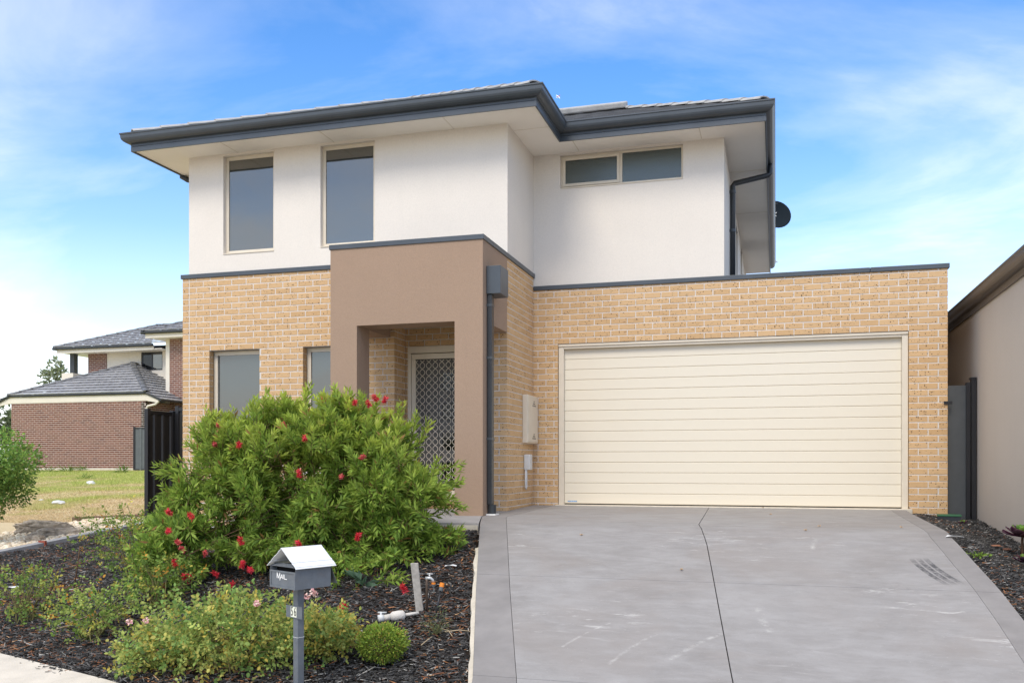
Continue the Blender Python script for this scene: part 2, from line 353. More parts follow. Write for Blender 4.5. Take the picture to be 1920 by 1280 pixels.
def concrete_drive():
    m, t, b = material('stained_driveway_concrete'); p = pos(t)
    big = noise(t, p, .9, 8, .7, .7); c = mixc(t, ramp(t, big, [(.3, g(0)), (.72, g(1))]).outputs[0], (.235, .221, .211), (.312, .298, .288))
    mid = noise(t, pos(t, (1, 2.4, 1)), 3.2, 8, .68, .3); c = mixc(t, ramp(t, mid, [(.40, g(0)), (.70, g(.6))]).outputs[0], c, (.37, .357, .348))
    br = ramp(t, noise(t, p, .8, 5, .6, .8), [(.46, g(0)), (.68, g(.5))]).outputs[0]; c = mixc(t, br, c, (.265, .232, .208))
    scf = mth(t, 'MULTIPLY', ramp(t, noise(t, pos(t, (1.2, 5.5, 1)), 2.6, 9, .74, .6), [(.57, g(0)), (.66, g(.85))]).outputs[0],
              ramp(t, noise(t, p, .75, 3), [(.45, g(0)), (.62, g(1))]).outputs[0])
    c = mixc(t, scf, c, (.52, .50, .475))
    # pale scratches
    for (x0, y0, ang, ln, wd) in ((-1.35, 6.55, 62, .55, .018), (-.98, 6.35, 66, .62, .022), (-.55, 6.45, 58, .6, .03), (.35, 9.0, 80, .5, .03), (-.1, 7.0, 100, .5, .04)):
        k = N(t, 'ShaderNodeMapping', vector_type='TEXTURE'); k.inputs['Location'].default_value = (x0, y0, 0); k.inputs['Rotation'].default_value = (0, 0, R(ang)); L(t, p, k.inputs[0])
        s = N(t, 'ShaderNodeSeparateXYZ'); L(t, k.outputs[0], s.inputs[0])
        bend = mth(t, 'ADD', s.outputs[1], mth(t, 'MULTIPLY', mth(t, 'POWER', s.outputs[0], 2.0), .25))
        inside = mth(t, 'MULTIPLY', mth(t, 'LESS_THAN', mth(t, 'ABSOLUTE', s.outputs[0]), ln / 2), mth(t, 'SUBTRACT', 1.0, mth(t, 'DIVIDE', mth(t, 'ABSOLUTE', bend), wd), clamp=True))
        br2 = ramp(t, noise(t, p, 14, 5, .75), [(.45, g(0)), (.66, g(.5))]).outputs[0]
        c = mixc(t, mth(t, 'MULTIPLY', inside, br2), c, (.62, .60, .56))
    # one tyre scuff near the right edge: dark ribs, curved
    k = N(t, 'ShaderNodeMapping', vector_type='TEXTURE'); k.inputs['Location'].default_value = (1.25, 8.22, 0); k.inputs['Rotation'].default_value = (0, 0, math.atan2(-.63, .17)); L(t, p, k.inputs[0])
    s = N(t, 'ShaderNodeSeparateXYZ'); L(t, k.outputs[0], s.inputs[0])
    vv = mth(t, 'ADD', s.outputs[1], mth(t, 'MULTIPLY', mth(t, 'POWER', s.outputs[0], 2.0), -.22))
    ribs = mth(t, 'GREATER_THAN', mth(t, 'ABSOLUTE', mth(t, 'SUBTRACT', mth(t, 'FRACT', mth(t, 'MULTIPLY', mth(t, 'ADD', vv, 1.0), 17.0)), .5)), .13)
    ins = mth(t, 'MULTIPLY', mth(t, 'LESS_THAN', mth(t, 'ABSOLUTE', s.outputs[0]), .34), mth(t, 'LESS_THAN', mth(t, 'ABSOLUTE', vv), .095))
    fade = mth(t, 'SUBTRACT', 1.0, mth(t, 'POWER', mth(t, 'MULTIPLY', mth(t, 'ABSOLUTE', s.outputs[0]), 2.8), 3.0), clamp=True)
    tf = mth(t, 'MULTIPLY', mth(t, 'MULTIPLY', mth(t, 'MULTIPLY', ins, ribs), fade), ramp(t, noise(t, p, 26, 5, .7), [(.36, g(.1)), (.56, g(.9))]).outputs[0])
    c = mixc(t, tf, c, (.06, .06, .065))
    pit = ramp(t, noise(t, p, 42, 6, .8), [(.30, g(.5)), (.42, g(0))]).outputs[0]; c = mixc(t, pit, c, (.20, .185, .17))
    spot = ramp(t, noise(t, p, 3.3, 4, .6, .6), [(.70, g(0)), (.76, g(.35))]).outputs[0]; c = mixc(t, spot, c, (.19, .175, .16))
    sp_ = ramp(t, noise(t, p, 95, 2, .5), [(.70, g(0)), (.76, g(.6))]).outputs[0]; c = mixc(t, sp_, c, (.5, .48, .44))
    L(t, c, b.inputs['Base Color']); b.inputs['Roughness'].default_value = .72; b.inputs['Specular IOR Level'].default_value = .3
    bump(t, b, mth(t, 'ADD', noise(t, p, 160, 3), mth(t, 'MULTIPLY', noise(t, p, 9, 4), .6)), .3, .003)
    return m
M['drive'] = concrete_drive()
M['drive_border'] = plain('driveway_border_concrete', (.252, .236, .226), .75, .3, var=.12, nscale=4, bscale=150, bstr=.3)
M['joint'] = plain('joint_filler', (.02, .018, .017), .9, .1)
M['slabtop'] = plain('porch_concrete', (.33, .315, .305), .75, .3, var=.12, nscale=4, bscale=150, bstr=.3)
M['footpath'] = plain('footpath_concrete', (.62, .56, .47), .9, .2, var=.10, nscale=5, bscale=120, bstr=.4)
M['soil'] = plain('dark_soil', (.022, .016, .012), .95, .1, var=.5, nscale=14, bscale=60, bstr=.9, bdist=.02)
M['timber'] = plain('weathered_timber', (.36, .33, .29), .9, .15, var=.25, nscale=22, bscale=60, bstr=.4)

def col_material(name, rough=.6, spec=.3, trans=0.0, var=.25, nscale=30):
    m, t, b = material(name); c = attr_col(t)
    c2 = mixc(t, 1.0, c, mixc(t, noise(t, pos(t), nscale, 2), g(1 - var)[:3], g(1 + var)[:3]), 'MULTIPLY')
    L(t, c2, b.inputs['Base Color']); b.inputs['Roughness'].default_value = rough; b.inputs['Specular IOR Level'].default_value = spec
    if trans:
        tr = N(t, 'ShaderNodeBsdfTranslucent'); L(t, c2, tr.inputs['Color']); mx = N(t, 'ShaderNodeMixShader', inp={0: trans})
        out = t.nodes['Material Output']; L(t, b.outputs[0], mx.inputs[1]); L(t, tr.outputs[0], mx.inputs[2]); L(t, mx.outputs[0], out.inputs[0])
    return m
M['leaf'] = col_material('leaf', .55, .2, .4)
M['petal'] = col_material('petal', .7, .2, .2)
M['chip'] = col_material('bark_chip', .75, .35, 0, .3, 60)
M['stone'] = col_material('pebble', .85, .2, 0, .15, 40)
M['grassblade'] = col_material('grass_blade', .7, .2, .25)
M['bark'] = plain('twig_bark', (.13, .075, .045), .9, .2, var=.3, nscale=20)
M['cane'] = plain('green_cane', (.17, .15, .06), .8, .2, var=.3, nscale=20)
M['basalt'] = plain('basalt_rock', (.36, .305, .24), .95, .15, var=.6, nscale=9, bscale=22, bstr=.9, bdist=.02)

def lot_material():
    m, t, b = material('vacant_lot_grass'); p = pos(t)
    s = N(t, 'ShaderNodeSeparateXYZ'); L(t, p, s.inputs[0])
    straw = mixc(t, noise(t, p, 6, 6, .7), (.56, .43, .24), (.68, .55, .34))
    green = mixc(t, noise(t, p, 3, 6, .7), (.42, .46, .13), (.58, .55, .24))
    n = noise(t, p, .35, 6, .62, .3)
    f = ramp(t, mth(t, 'ADD', n, mth(t, 'MULTIPLY', mth(t, 'SUBTRACT', s.outputs[1], 20.0), .02)), [(.44, g(0)), (.58, g(1))]).outputs[0]
    away = ramp(t, mth(t, 'MULTIPLY', mth(t, 'ADD', s.outputs[0], 10.2), .5, clamp=True), [(0, g(0)), (1, g(1))]).outputs[0]
    L(t, mixc(t, away, mixc(t, f, straw, green), (.30, .27, .24)), b.inputs['Base Color']); b.inputs['Roughness'].default_value = .95
    bump(t, b, noise(t, p, 40, 5, .7), .8, .03); return m
M['lot'] = lot_material()

# ------------------------------------------------------------------ ground
def grid_sheet(name, xs, ys, zf, mat, parent=None):
    X, Y = np.meshgrid(xs, ys); Z = zf(X, Y); V = np.stack([X, Y, Z], -1).reshape(-1, 3); nx = len(xs); ny = len(ys)
    i, j = np.meshgrid(np.arange(nx - 1), np.arange(ny - 1)); a = (j * nx + i).ravel()
    return np_mesh(name, V, np.stack([a, a + 1, a + nx + 1, a + nx], 1), mat, parent, smooth=True)
xs = np.unique(np.concatenate([np.linspace(-2000, -60, 14), np.linspace(-60, -10, 40), np.linspace(-10, 4, 70), np.linspace(4, 60, 12), np.linspace(60, 2000, 12)]))
ys = np.unique(np.concatenate([np.linspace(-400, -5, 8), np.linspace(-5, 14, 110), np.linspace(14, 70, 60), np.linspace(70, 2500, 14)]))
ground = grid_sheet('ground', xs, ys, lambda X, Y: zbed(X, Y) - .035, M['lot']); tag(ground, kind='structure')

def strip(name, fa, fb, y0, y1, nx, ny, zoff, mat, parent, th=.12):
    ys = np.linspace(y0, y1, ny); mb = MB(); vs = []
    for y in ys:
        a, b_ = float(fa(y)), float(fb(y))
        for i in range(nx + 1): x = a + (b_ - a) * i / nx; vs.append((x, y, float(zdrive(y)) + zoff))
    fs = [(j * (nx + 1) + i, j * (nx + 1) + i + 1, (j + 1) * (nx + 1) + i + 1, (j + 1) * (nx + 1) + i) for j in range(ny - 1) for i in range(nx)]
    n = len(vs); W = nx + 1
    loop = [i for i in range(W)] + [j * W + nx for j in range(1, ny)] + [(ny - 1) * W + i for i in range(nx - 1, -1, -1)] + [j * W for j in range(ny - 2, 0, -1)]
    low = {k: n + q for q, k in enumerate(loop)}
    vs += [(vs[k][0], vs[k][1], vs[k][2] - th) for k in loop]
    for q in range(len(loop)):
        a, b_ = loop[q], loop[(q + 1) % len(loop)]; fs.append((a, low[a], low[b_], b_))
    mb.add(vs, fs); return mb.build(name, mat, parent)
drive = strip('driveway', lambda y: XL(y) + .004, lambda y: XR(y) - .004, 2.0, 13.06, 3, 60, -.018, M['joint'], None, .25); tag(drive, kind='structure')
BW = .30; BR = .18
J = [2.0, 5.74, 7.75, 13.05]
for j in range(3):
    a, b_ = J[j] + (.004 if j else 0), J[j + 1] - .004
    strip('slab', lambda y: XL(y) + (BW + .004 if y < 9.3 else BW + .004), lambda y: XC(y) - .004, a, b_, 4, 26, 0, M['drive'], drive, .1)
    strip('slab', lambda y: XC(y) + .004, lambda y: XR(y) - BR - .002, a, b_, 4, 26, 0, M['drive'], drive, .1)
    strip('border', lambda y: XL(y), lambda y: XL(y) + BW, a, b_, 1, 26, .001, M['drive_border'], drive, .2)
    strip('border', lambda y: XR(y) - BR, lambda y: XR(y), a, b_, 1, 26, .001, M['drive_border'], drive, .2)
# rough pale concrete edge left of the driveway slab
mb = MB(); prev = None
for i in range(60):
    y0 = 3.0 + i * (8.6 - 3.0) / 60; y1 = y0 + (8.6 - 3.0) / 60; w0 = .035 + .02 * mnoise.noise((y0 * 3, 0, 0)) + .015 * mnoise.noise((y0 * 11, 2, 0)); w1 = .035 + .02 * mnoise.noise((y1 * 3, 0, 0)) + .015 * mnoise.noise((y1 * 11, 2, 0))
    za, zb_ = float(zdrive(y0)) - .02, float(zdrive(y1)) - .02
    a0, a1 = float(XL(y0)), float(XL(y1))
    mb.add([(a0 - .002, y0, za), (a1 - .002, y1, zb_), (a1 - w1, y1, zb_ - .012), (a0 - w0, y0, za - .012), (a0 - w0 - .01, y0, za - .14), (a1 - w1 - .01, y1, zb_ - .14)], [(0, 1, 2, 3), (3, 2, 5, 4)])
mb.build('slab_edge', M['concrete_l'], drive)

# footpath, bottom left
fp = [(-30, 12.3), (-5.75, 5.78), (-4.60, 5.40), (-3.4, 5.02), (-2.2, 4.75), (-1.9, 4.3), (-1.9, 2.2), (-30, 2.2)]
mb = MB(); n = len(fp)
mb.prism([(x, y, float(zbed(x, y)) + .02) for x, y in fp], (0, 0, -.15)); 
footpath = mb.build('footpath', M['footpath']); tag(footpath, kind='structure')
# road in front, behind the camera
mb = MB(); mb.box(-60, 60, -8, -.5, -1.4, -1.16); road = mb.build('road', plain('asphalt', (.05, .05, .05), .9, .2, var=.2, nscale=20, bscale=150)); tag(road, kind='structure')

# ------------------------------------------------------------------ the house
house = thing('house', 'two storey house of cream brick and pale render with a double garage', 'house', (-3.0, 12.9, 0))
YW, YG, YP, YU, YR = 11.58, 12.94, 10.53, 11.625, 12.975
XS, XLW, XGR = -3.435, -8.47, 2.15
COURSE, Z0C = .086, .031
BRICKS = []     # (wallpart, center, U, N, width, height, depth)
def brick_wall(name, O, U, Nn, u0, u1, z0, z1, holes=(), corner0=None, corner1=None, breaks=(), th=.105, phase=0.0, mort='mortar', grp=0):
    "recessed mortar bed plus a list of single bricks in running bond"
    mb = MB(); rec = .004
    O_ = Vector(O) - Vector(Nn) * rec
    hh = [(h[0] - .004, h[1] + .004, h[2], h[3] + .004) for h in holes]
    slab(mb, O_, U, Nn, u0 + (.0055 if corner0 is not None else .0), u1 - (.0055 if corner1 is not None else .0), z0, z1, th - .008, hh)
    w = mb.build(name, M[mort], house)
    O = Vector(O); U = Vector(U); Nn = Vector(Nn); ph = phase
    if corner1 is not None and corner0 is None: ph = ((u1 - u0) + .01) % .24 + (.12 if corner1 == 0 else 0)
    k0 = int(math.floor((z0 - Z0C) / COURSE)); k1 = int(math.ceil((z1 - Z0C) / COURSE))
    for k in range(k0, k1):
        a, b_ = Z0C + k * COURSE + .0055, Z0C + (k + 1) * COURSE - .0055
        a, b_ = max(a, z0), min(b_, z1)
        if b_ - a < .015: continue
        odd = k % 2
        lo = u0 + (.12 if (corner0 is not None and odd == corner0) else 0); hi = u1 - (.12 if (corner1 is not None and odd == corner1) else 0)
        cuts = [(lo, hi)]
        zm = (a + b_) / 2
        for h in holes:
            if h[2] < zm < h[3]:
                nc = []
                for s_, e_ in cuts:
                    if h[0] > s_: nc.append((s_, min(e_, h[0])))
                    if h[1] < e_: nc.append((max(s_, h[1]), e_))
                cuts = nc
        for bk, zb_ in breaks:
            if zm > zb_:
                nc = []
                for s_, e_ in cuts:
                    if s_ < bk < e_: nc += [(s_, bk - .001), (bk + .001, e_)]
                    else: nc.append((s_, e_))
                cuts = nc
        st = u0 + ph + (.12 if odd else 0) - .48
        while st < u1:
            p0, p1 = st, st + .2285
            for s_, e_ in cuts:
                q0, q1 = max(p0, s_), min(p1, e_)
                if q1 - q0 > .02:
                    BRICKS.append((w, O + U * ((q0 + q1) / 2) + Vector((0, 0, 0)), U, Nn, round(q1 - q0, 3), b_ - a, zm, th))
            st += .24
    return w
front = (1, 0, 0), (0, -1, 0)
WINA = (-8.01 - XLW, -7.177 - XLW, .50, 2.267); WINB = (-6.47 - XLW, -5.637 - XLW, .50, 2.267)
XI = -5.06
CB = 3.345
brick_wall('brick_wall', (XLW, YW, 0), *front, 0, XI - XLW, -.33, CB, [WINA, WINB], corner0=0, corner1=0)
brick_wall('brick_wall', (XI, YW, 0), (0, 1, 0), (1, 0, 0), 0, .40, -.05, 2.7, corner0=1, phase=0)
DOOR = (-5.02 + 5.06, -3.93 + 5.06, .10, 2.26)
brick_wall('brick_wall', (-5.06, YW + .40, 0), *front, 0, 1.40, -.05, 2.7, [DOOR], phase=.05)
brick_wall('brick_wall', (-3.80, YW, 0), *front, 0, XS + 3.80, -.055, CB, corner1=0, phase=.125)
brick_wall('brick_wall', (XS, YW, 0), (0, 1, 0), (1, 0, 0), 0, YG - YW, -.055, CB, corner0=1)
brick_wall('brick_wall', (-3.80, YW + .1, 0), (0, 1, 0), (-1, 0, 0), 0, .30, -.055, 2.6)
GD = (-3.067 - XS, 1.68 - XS, -.5, 2.353)
brick_wall('brick_wall', (XS, YG, 0), *front, -.09, XGR - XS, -.30, 3.155, [GD], corner1=0, breaks=[(GD[0], 2.353), (GD[1], 2.353)], phase=.115)
brick_wall('brick_wall', (XGR, YG, 0), (0, 1, 0), (1, 0, 0), 0, 5.5, -.30, 3.155, corner0=1)
brick_wall('brick_wall', (XLW, YW + 9.0, 0), (0, -1, 0), (-1, 0, 0), 0, 9.0, -.33, CB, corner1=1)
# single bricks: the 300 nearest seen ones are objects, the others one joined part for each wall
def brick_local(wd, ht, dp):
    a, b_, c = wd / 2, ht / 2, .004
    vs = [(-a, dp, -b_), (a, dp, -b_), (a, dp, b_), (-a, dp, b_), (-a, c, -b_), (a, c, -b_), (a, c, b_), (-a, c, b_),
          (-a + c, 0, -b_ + c), (a - c, 0, -b_ + c), (a - c, 0, b_ - c), (-a + c, 0, b_ - c)]
    fs = [(4, 0, 3, 7), (1, 5, 6, 2), (0, 4, 5, 1), (7, 3, 2, 6), (8, 9, 10, 11), (4, 8, 11, 7), (9, 5, 6, 10), (4, 5, 9, 8), (11, 10, 6, 7)]
    return vs, fs
def seen(bk):
    _, c, U, Nn, wd, ht, zm, th = bk
    if Nn.y > -.5: return 0.0
    d = float(c.x * VV[0] + c.y * VV[1]); px = 960 + F_PX * float(c.x * VR[0] + c.y * VR[1]) / d
    return wd * ht / d ** 2
order = sorted([b for b in BRICKS if b[3].y < -.5 and b[1].y > YG - .01 or (b[3].y < -.5 and b[0] is None)], key=lambda b: -seen(b))
single = set(id(b) for b in order[:300])
cache = {}; joined = {}
for bk in BRICKS:
    w_, c, U, Nn, wd, ht, zm, th = bk
    jit = random.uniform(-.0012, .0012)
    ang = math.atan2(U.y, U.x)
    if id(bk) in single:
        key = (round(wd, 2), round(ht, 3))
        if key not in cache:
            vs, fs = brick_local(wd, ht, th); me = bpy.data.meshes.new('brick'); me.from_pydata(vs, [], fs); me.update(); me.materials.append(M['brick']); cache[key] = me
        o = bpy.data.objects.new('brick', cache[key]); COL.objects.link(o); o.parent = w_
        o.location = (c.x - Nn.x * jit, c.y - Nn.y * jit, zm); o.rotation_euler = (0, 0, ang)
    else:
        mb = joined.setdefault(w_, MB()); vs, fs = brick_local(wd, ht, th); r_ = random.random()
        V = [Vector((c.x, c.y, zm)) + U * x - Nn * (y + jit) + Vector((0, 0, z)) for x, y, z in vs]
        mb.add(V, fs, (r_, r_, r_))
for w_, mb in joined.items(): tag(mb.build('bricks', M['brick'], w_), kind='stuff')

# brick sill under the entry door
mb = MB()
for i in range(13):
    x = -5.03 + i * .086; mb.box(x + .004, x + .08, YW + .33, YW + .5, -.02, .088, (random.random(),) * 3)
mb.build('door_sill', M['brick'], house, bevel=.004)

# portico in brown render
mb = MB()
mb.box(-5.49, -5.12, YP, YP + .37, -.12, 2.36); mb.box(-3.80, XS, YP, YP + .37, -.12, 2.36)
mb.box(-5.49, XS, YP, YP + .37, 2.36, CB)
mb.box(-5.49, -5.12, YP + .37, YW - .002, 2.355, CB - .001); mb.box(-3.80, XS - .0015, YP + .37, YW - .002, 2.355, CB - .001)
mb.build('portico', M['brown'], house)
mb = MB(); mb.box(-5.12, -3.80, YP + .37, YW + .4, 2.54, 2.58); cei = mb.build('porch_ceiling', M['white_paint'], house)
mb = MB(); mb.tube([(-4.45, 11.6, 2.54), (-4.45, 11.6, 2.515), (-4.45, 11.6, 2.495)], [.06, .06, .03], 16); mb.build('light_fitting', M['white_paint'], cei, True)
mb = MB(); mb.box(-5.12, -3.80, YP + .3, YW, 3.0, 3.05); mb.build('porch_roof', M['steel_d'], house)
# copings
def coping(x0, x1, y0, y1, z, h=.062): 
    mb = MB(); mb.box(x0, x1, y0, y1, z, z + h); return mb.build('coping', M['steel'], house, bevel=.004)
coping(XLW - .02, -5.505, YW - .02, YU + .002, CB); 
coping(-5.505, XS + .015, YP - .015, YP + .39, CB)
coping(-3.82, XS + .0155, YP + .39, YG + .03, CB - .0005)
coping(-5.505, -5.10, YP + .39, YU + .002, CB - .0005)
coping(XS + .002, 1.2, YG - .02, YG + .13, 3.155); coping(1.206, XGR + .02, YG - .02, YG + .13, 3.155)
coping(XLW - .02, XLW + .09, YU + .003, 20.6, CB - .001); coping(XGR - .11, XGR + .02, YG + .131, 18.4, 3.1545)

# upper storey walls (render)
SOF = 5.15
W1 = (-7.803 + 8.39, -6.966 + 8.39, 3.69, 5.12); W2 = (-6.218 + 8.39, -5.379 + 8.39, 3.69, 5.12)
def rwall(O, U, Nn, u1, z0, holes=(), th=.2):
    mb = MB(); slab(mb, O, U, Nn, 0, u1, z0, SOF + .05, th, holes); return mb.build('rendered_wall', M['render'], house)
rwall((-8.39, YU, 0), *front, 4.945, 3.36, [W1, W2])
rwall((-3.445, YU + .2, 0), (0, 1, 0), (1, 0, 0), YR - YU - .2, 3.16)
HW = (-3.04 + 3.445, -1.26 + 3.445, 4.64, 5.12)
rwall((-3.445, YR, 0), *front, 2.75, 3.18, [HW])
SW = [(3.6, 4.5, 3.7, 4.95), (5.9, 6.8, 3.7, 5.12)]
rwall((-.695, YR + .2, 0), (0, 1, 0), (1, 0, 0), 9.5, 3.1, SW)
rwall((-8.39, YU + 9.5, 0), (0, -1, 0), (-1, 0, 0), 9.3, 3.36)
rwall((-.695, 22.6, 0), (-1, 0, 0), (0, 1, 0), 7.7, 3.1)
mb = MB(); mb.box(-3.3, XGR - .1, YG + .1, 18.3, 3.0, 3.05); mb.build('garage_roof', M['steel_d'], house)

# windows
def window(x0, x1, z0, z1, y, mat, fw=.045, mull=None, dots=False, depth=.05, nrm='y'):
    def bx(mb, a, b_, ya, yb, c, d):
        if nrm == 'y': mb.box(a, b_, y + ya, y + yb, c, d)
        else: mb.box(y - yb, y - ya, a, b_, c, d)
    w_ = MB(); bx(w_, x0, x1, depth + .02, depth + .06, z0, z0 + fw); bx(w_, x0, x1, depth + .02, depth + .06, z1 - fw, z1)
    bx(w_, x0, x0 + fw, depth + .0205, depth + .0595, z0 + fw, z1 - fw); bx(w_, x1 - fw, x1, depth + .0205, depth + .0595, z0 + fw, z1 - fw)
    if mull: bx(w_, mull - fw * .6, mull + fw * .6, depth + .019, depth + .058, z0 + fw, z1 - fw)
    wo_ = w_.build('window', M['cream_metal'], house, bevel=.003)
    sp_ = [(x0 + fw, x1 - fw)] if not mull else [(x0 + fw, mull - fw * .6), (mull + fw * .6, x1 - fw)]
    for i, (a, b_) in enumerate(sp_):
        if mull and i == 0:
            s_ = MB(); f2 = .04; bx(s_, a, b_, depth + .004, depth + .03, z0 + fw, z0 + fw + f2); bx(s_, a, b_, depth + .004, depth + .03, z1 - fw - f2, z1 - fw)
            bx(s_, a, a + f2, depth + .0045, depth + .0295, z0 + fw + f2, z1 - fw - f2); bx(s_, b_ - f2, b_, depth + .0045, depth + .0295, z0 + fw + f2, z1 - fw - f2)
            s_.build('sash', M['cream_metal'], wo_, bevel=.003)
        p_ = MB(); bx(p_, a, b_, depth + .036, depth + .042, z0 + fw, z1 - fw); p_.build('pane', mat, wo_)
    sl = MB(); bx(sl, x0 - .0, x1 + .0, -.012, depth + .02, z0 - .012, z0 - .001) if depth < .09 else bx(sl, x0, x1, .02, depth + .02, z0 + .001, z0 + .012)
    sl.build('sill', M['cream_metal'] if nrm == 'y' and z0 > 3 else M['brick'], wo_)
    if dots:
        dm = MB()
        for i in range(9):
            cx_ = x0 + .2 + i * .055; dm.tube([(cx_, y + depth + .0355, 1.17), (cx_, y + depth + .034, 1.17)], .009, 10)
        dm.build('safety_dots', M['white_paint'], wo_)
    return wo_
window(-7.803, -6.966, 3.69, 5.12, YU, M['glass'], .05, depth=.045)
window(-6.218, -5.379, 3.69, 5.12, YU, M['glass'], .05, depth=.045)
window(-3.04, -1.26, 4.64, 5.12, YR, M['glass_obs'], .03, mull=-2.15, depth=.03)
window(-8.01, -7.177, .50, 2.267, YW, M['glass_low'], .06, dots=True, depth=.1)
window(-6.47, -5.637, .50, 2.267, YW, M['glass_low'], .06, depth=.1)
for s_ in SW: window(YR + .2 + s_[0], YR + .2 + s_[1], s_[2], s_[3], -.695, M['glass'], .05, depth=.05, nrm='x')

# eaves: soffit, fascia, gutter swept round the upper storey
EP = [(-8.97, 22.4), (-8.97, 11.12), (-2.93, 11.12), (-2.93, 12.45), (-.144, 12.45), (-.144, 22.4)]
mb = MB(); sweep(mb, EP, [(-.585, SOF), (0, SOF), (0, SOF + .012), (-.585, SOF + .012)]); sof = mb.build('soffit', M['soffit'], house)
for (a, b_) in (((-7.55, 11.13), (-7.55, 11.62)), ((-6.0, 11.13), (-6.0, 11.62)), ((-4.2, 11.13), (-4.2, 11.62)), ((-3.43, 11.9), (-2.94, 11.9)), ((-1.0, 12.46), (-1.0, 12.93)), ((-2.75, 12.46), (-2.75, 12.93)), ((-.69, 14.55), (-.15, 14.55)), ((-.69, 17.0), (-.15, 17.0))):
    mb = MB()
    if a[0] == b_[0]: mb.box(a[0] - .006, a[0] + .006, a[1], b_[1], SOF - .0025, SOF + .001)
    else: mb.box(a[0], b_[0], a[1] - .006, a[1] + .006, SOF - .0025, SOF + .001)
    mb.build('soffit_joint', M['cream_trim'], sof)
mb = MB(); sweep(mb, EP, [(0, SOF - .022), (.02, SOF - .022), (.02, SOF + .045), (.014, SOF + .05), (.02, SOF + .055), (.02, SOF + .17), (0, SOF + .17)]); mb.build('fascia', M['steel'], house)
gp = [(.022, SOF + .085)] + [(.022 + .10 * math.sin(a_) * 1.0, SOF + .085 + .085 * (1 - math.cos(a_))) for a_ in [R(x) for x in (25, 45, 62, 78, 90)]] + [(.124, SOF + .195), (.134, SOF + .205), (.134, SOF + .222), (.122, SOF + .222), (.118, SOF + .21), (.112, SOF + .18), (.022, SOF + .15)]
mb = MB(); sweep(mb, EP, gp); mb.build('gutter', M['steel'], house)

# tiled roof: two crossing hips; stepped courses of tiles
PITCH = R(23.3)
def tiled_slope(mb, O, U, V, ulo, uhi, vmax, tw=.30, tl=.34, lift=.028):
    "O eave corner, U along the eave, V up the slope (unit 3-D), ulo/uhi functions of v"
    O = Vector(O); U = Vector(U); V = Vector(V); Nn = U.cross(V).normalized()
    if Nn.z < 0: Nn = -Nn
    r_ = 0; v = 0.0
    while v < vmax - .02:
        ve = min(v + tl + .02, vmax)
        a0, b0, a1, b1 = ulo(v), uhi(v), ulo(ve), uhi(ve)
        u = math.floor(a0 / tw) * tw - (tw / 2 if r_ % 2 else 0)
        while u < b0:
            l0, l1 = max(u, a0), min(u + tw - .004, b0); h0, h1 = max(u, a1), min(u + tw - .004, b1)
            if h1 < h0: h0 = h1 = min(max((h0 + h1) / 2, min(a1, b1)), max(a1, b1))
            if l1 - l0 > .03:
                c = random.random(); bot = lift
                mid = .010
                lm = (l0 + l1) / 2; hm = (h0 + h1) / 2
                P = [O + U * l0 + V * v + Nn * bot, O + U * lm + V * v + Nn * (bot + mid), O + U * l1 + V * v + Nn * bot,
                     O + U * h0 + V * ve + Nn * .003, O + U * hm + V * ve + Nn * (.003 + mid), O + U * h1 + V * ve + Nn * .003,
                     O + U * l0 + V * v + Nn * (bot - .026), O + U * l1 + V * v + Nn * (bot - .026)]
                mb.add(P, [(0, 1, 4, 3), (1, 2, 5, 4), (6, 7, 2, 1, 0)], (c, c, c))
            u += tw
        v += tl; r_ += 1
def hip_caps(parent, a, b_, n=None, rad=.10, mat='cap', name='hip_cap'):
    a = Vector(a); b_ = Vector(b_); ln = (b_ - a).length; n = n or max(2, int(ln / .38)); t = (b_ - a).normalized()
    side = t.cross(Vector((0, 0, 1))).normalized(); up = side.cross(t).normalized(); st = ln / n
    for i in range(n):
        s0 = a + t * (i * st - .03); s1 = a + t * ((i + 1) * st + .02); vs = []; fs = []
        K = 7
        for (p, rr, lf) in ((s0, rad * 1.04, .014), (s1, rad * .96, .0)):
            for dr in (0, .016):
                for k in range(K):
                    q = math.pi * k / (K - 1); vs.append(p + side * (math.cos(q) * (rr - dr)) + up * (math.sin(q) * (rr * .5 - dr) + lf - .02))
        for k in range(K - 1):
            fs += [(k, k + 1, 2 * K + k + 1, 2 * K + k), (K + k, 3 * K + k, 3 * K + k + 1, K + k + 1), (k, K + k, K + k + 1, k + 1), (2 * K + k, 2 * K + k + 1, 3 * K + k + 1, 3 * K + k)]
        MB().add(vs, fs).build(name, M[mat], parent)
ZE = SOF + .198; TP = math.tan(PITCH); CP = math.cos(PITCH)
X0, X1, XA, YA, YB, YE = -9.06, -.055, -2.845, 11.035, 12.365, 22.4
mb = MB()
D1 = (XA - X0) / 2; D2 = (X1 - X0) / 2
def slope(mb, O, U, Vh, ulo, uhi, D, **k):
    V = Vector((Vh[0] * CP, Vh[1] * CP, math.sin(PITCH))); tiled_slope(mb, O, U, V, lambda v: ulo(v * CP), lambda v: uhi(v * CP), D / CP, **k)
slope(mb, (X0, YA, ZE), (1, 0, 0), (0, 1), lambda d: d, lambda d: (XA - X0) - d, D1)                    # left block, front
slope(mb, (XA, YA, ZE), (0, 1, 0), (-1, 0), lambda d: d, lambda d: (YB - YA) + d, D1)                   # left block, right side to the valley
slope(mb, (X0, YA, ZE), (0, 1, 0), (1, 0), lambda d: d, lambda d: YE - YA - d, D2)                      # left side
slope(mb, (XA, YB, ZE), (1, 0, 0), (0, 1), lambda d: -d, lambda d: (X1 - XA) - d, D2)                   # right block, front
slope(mb, (X1, YB, ZE), (0, 1, 0), (-1, 0), lambda d: d, lambda d: YE - YB - d, D2)                     # right side
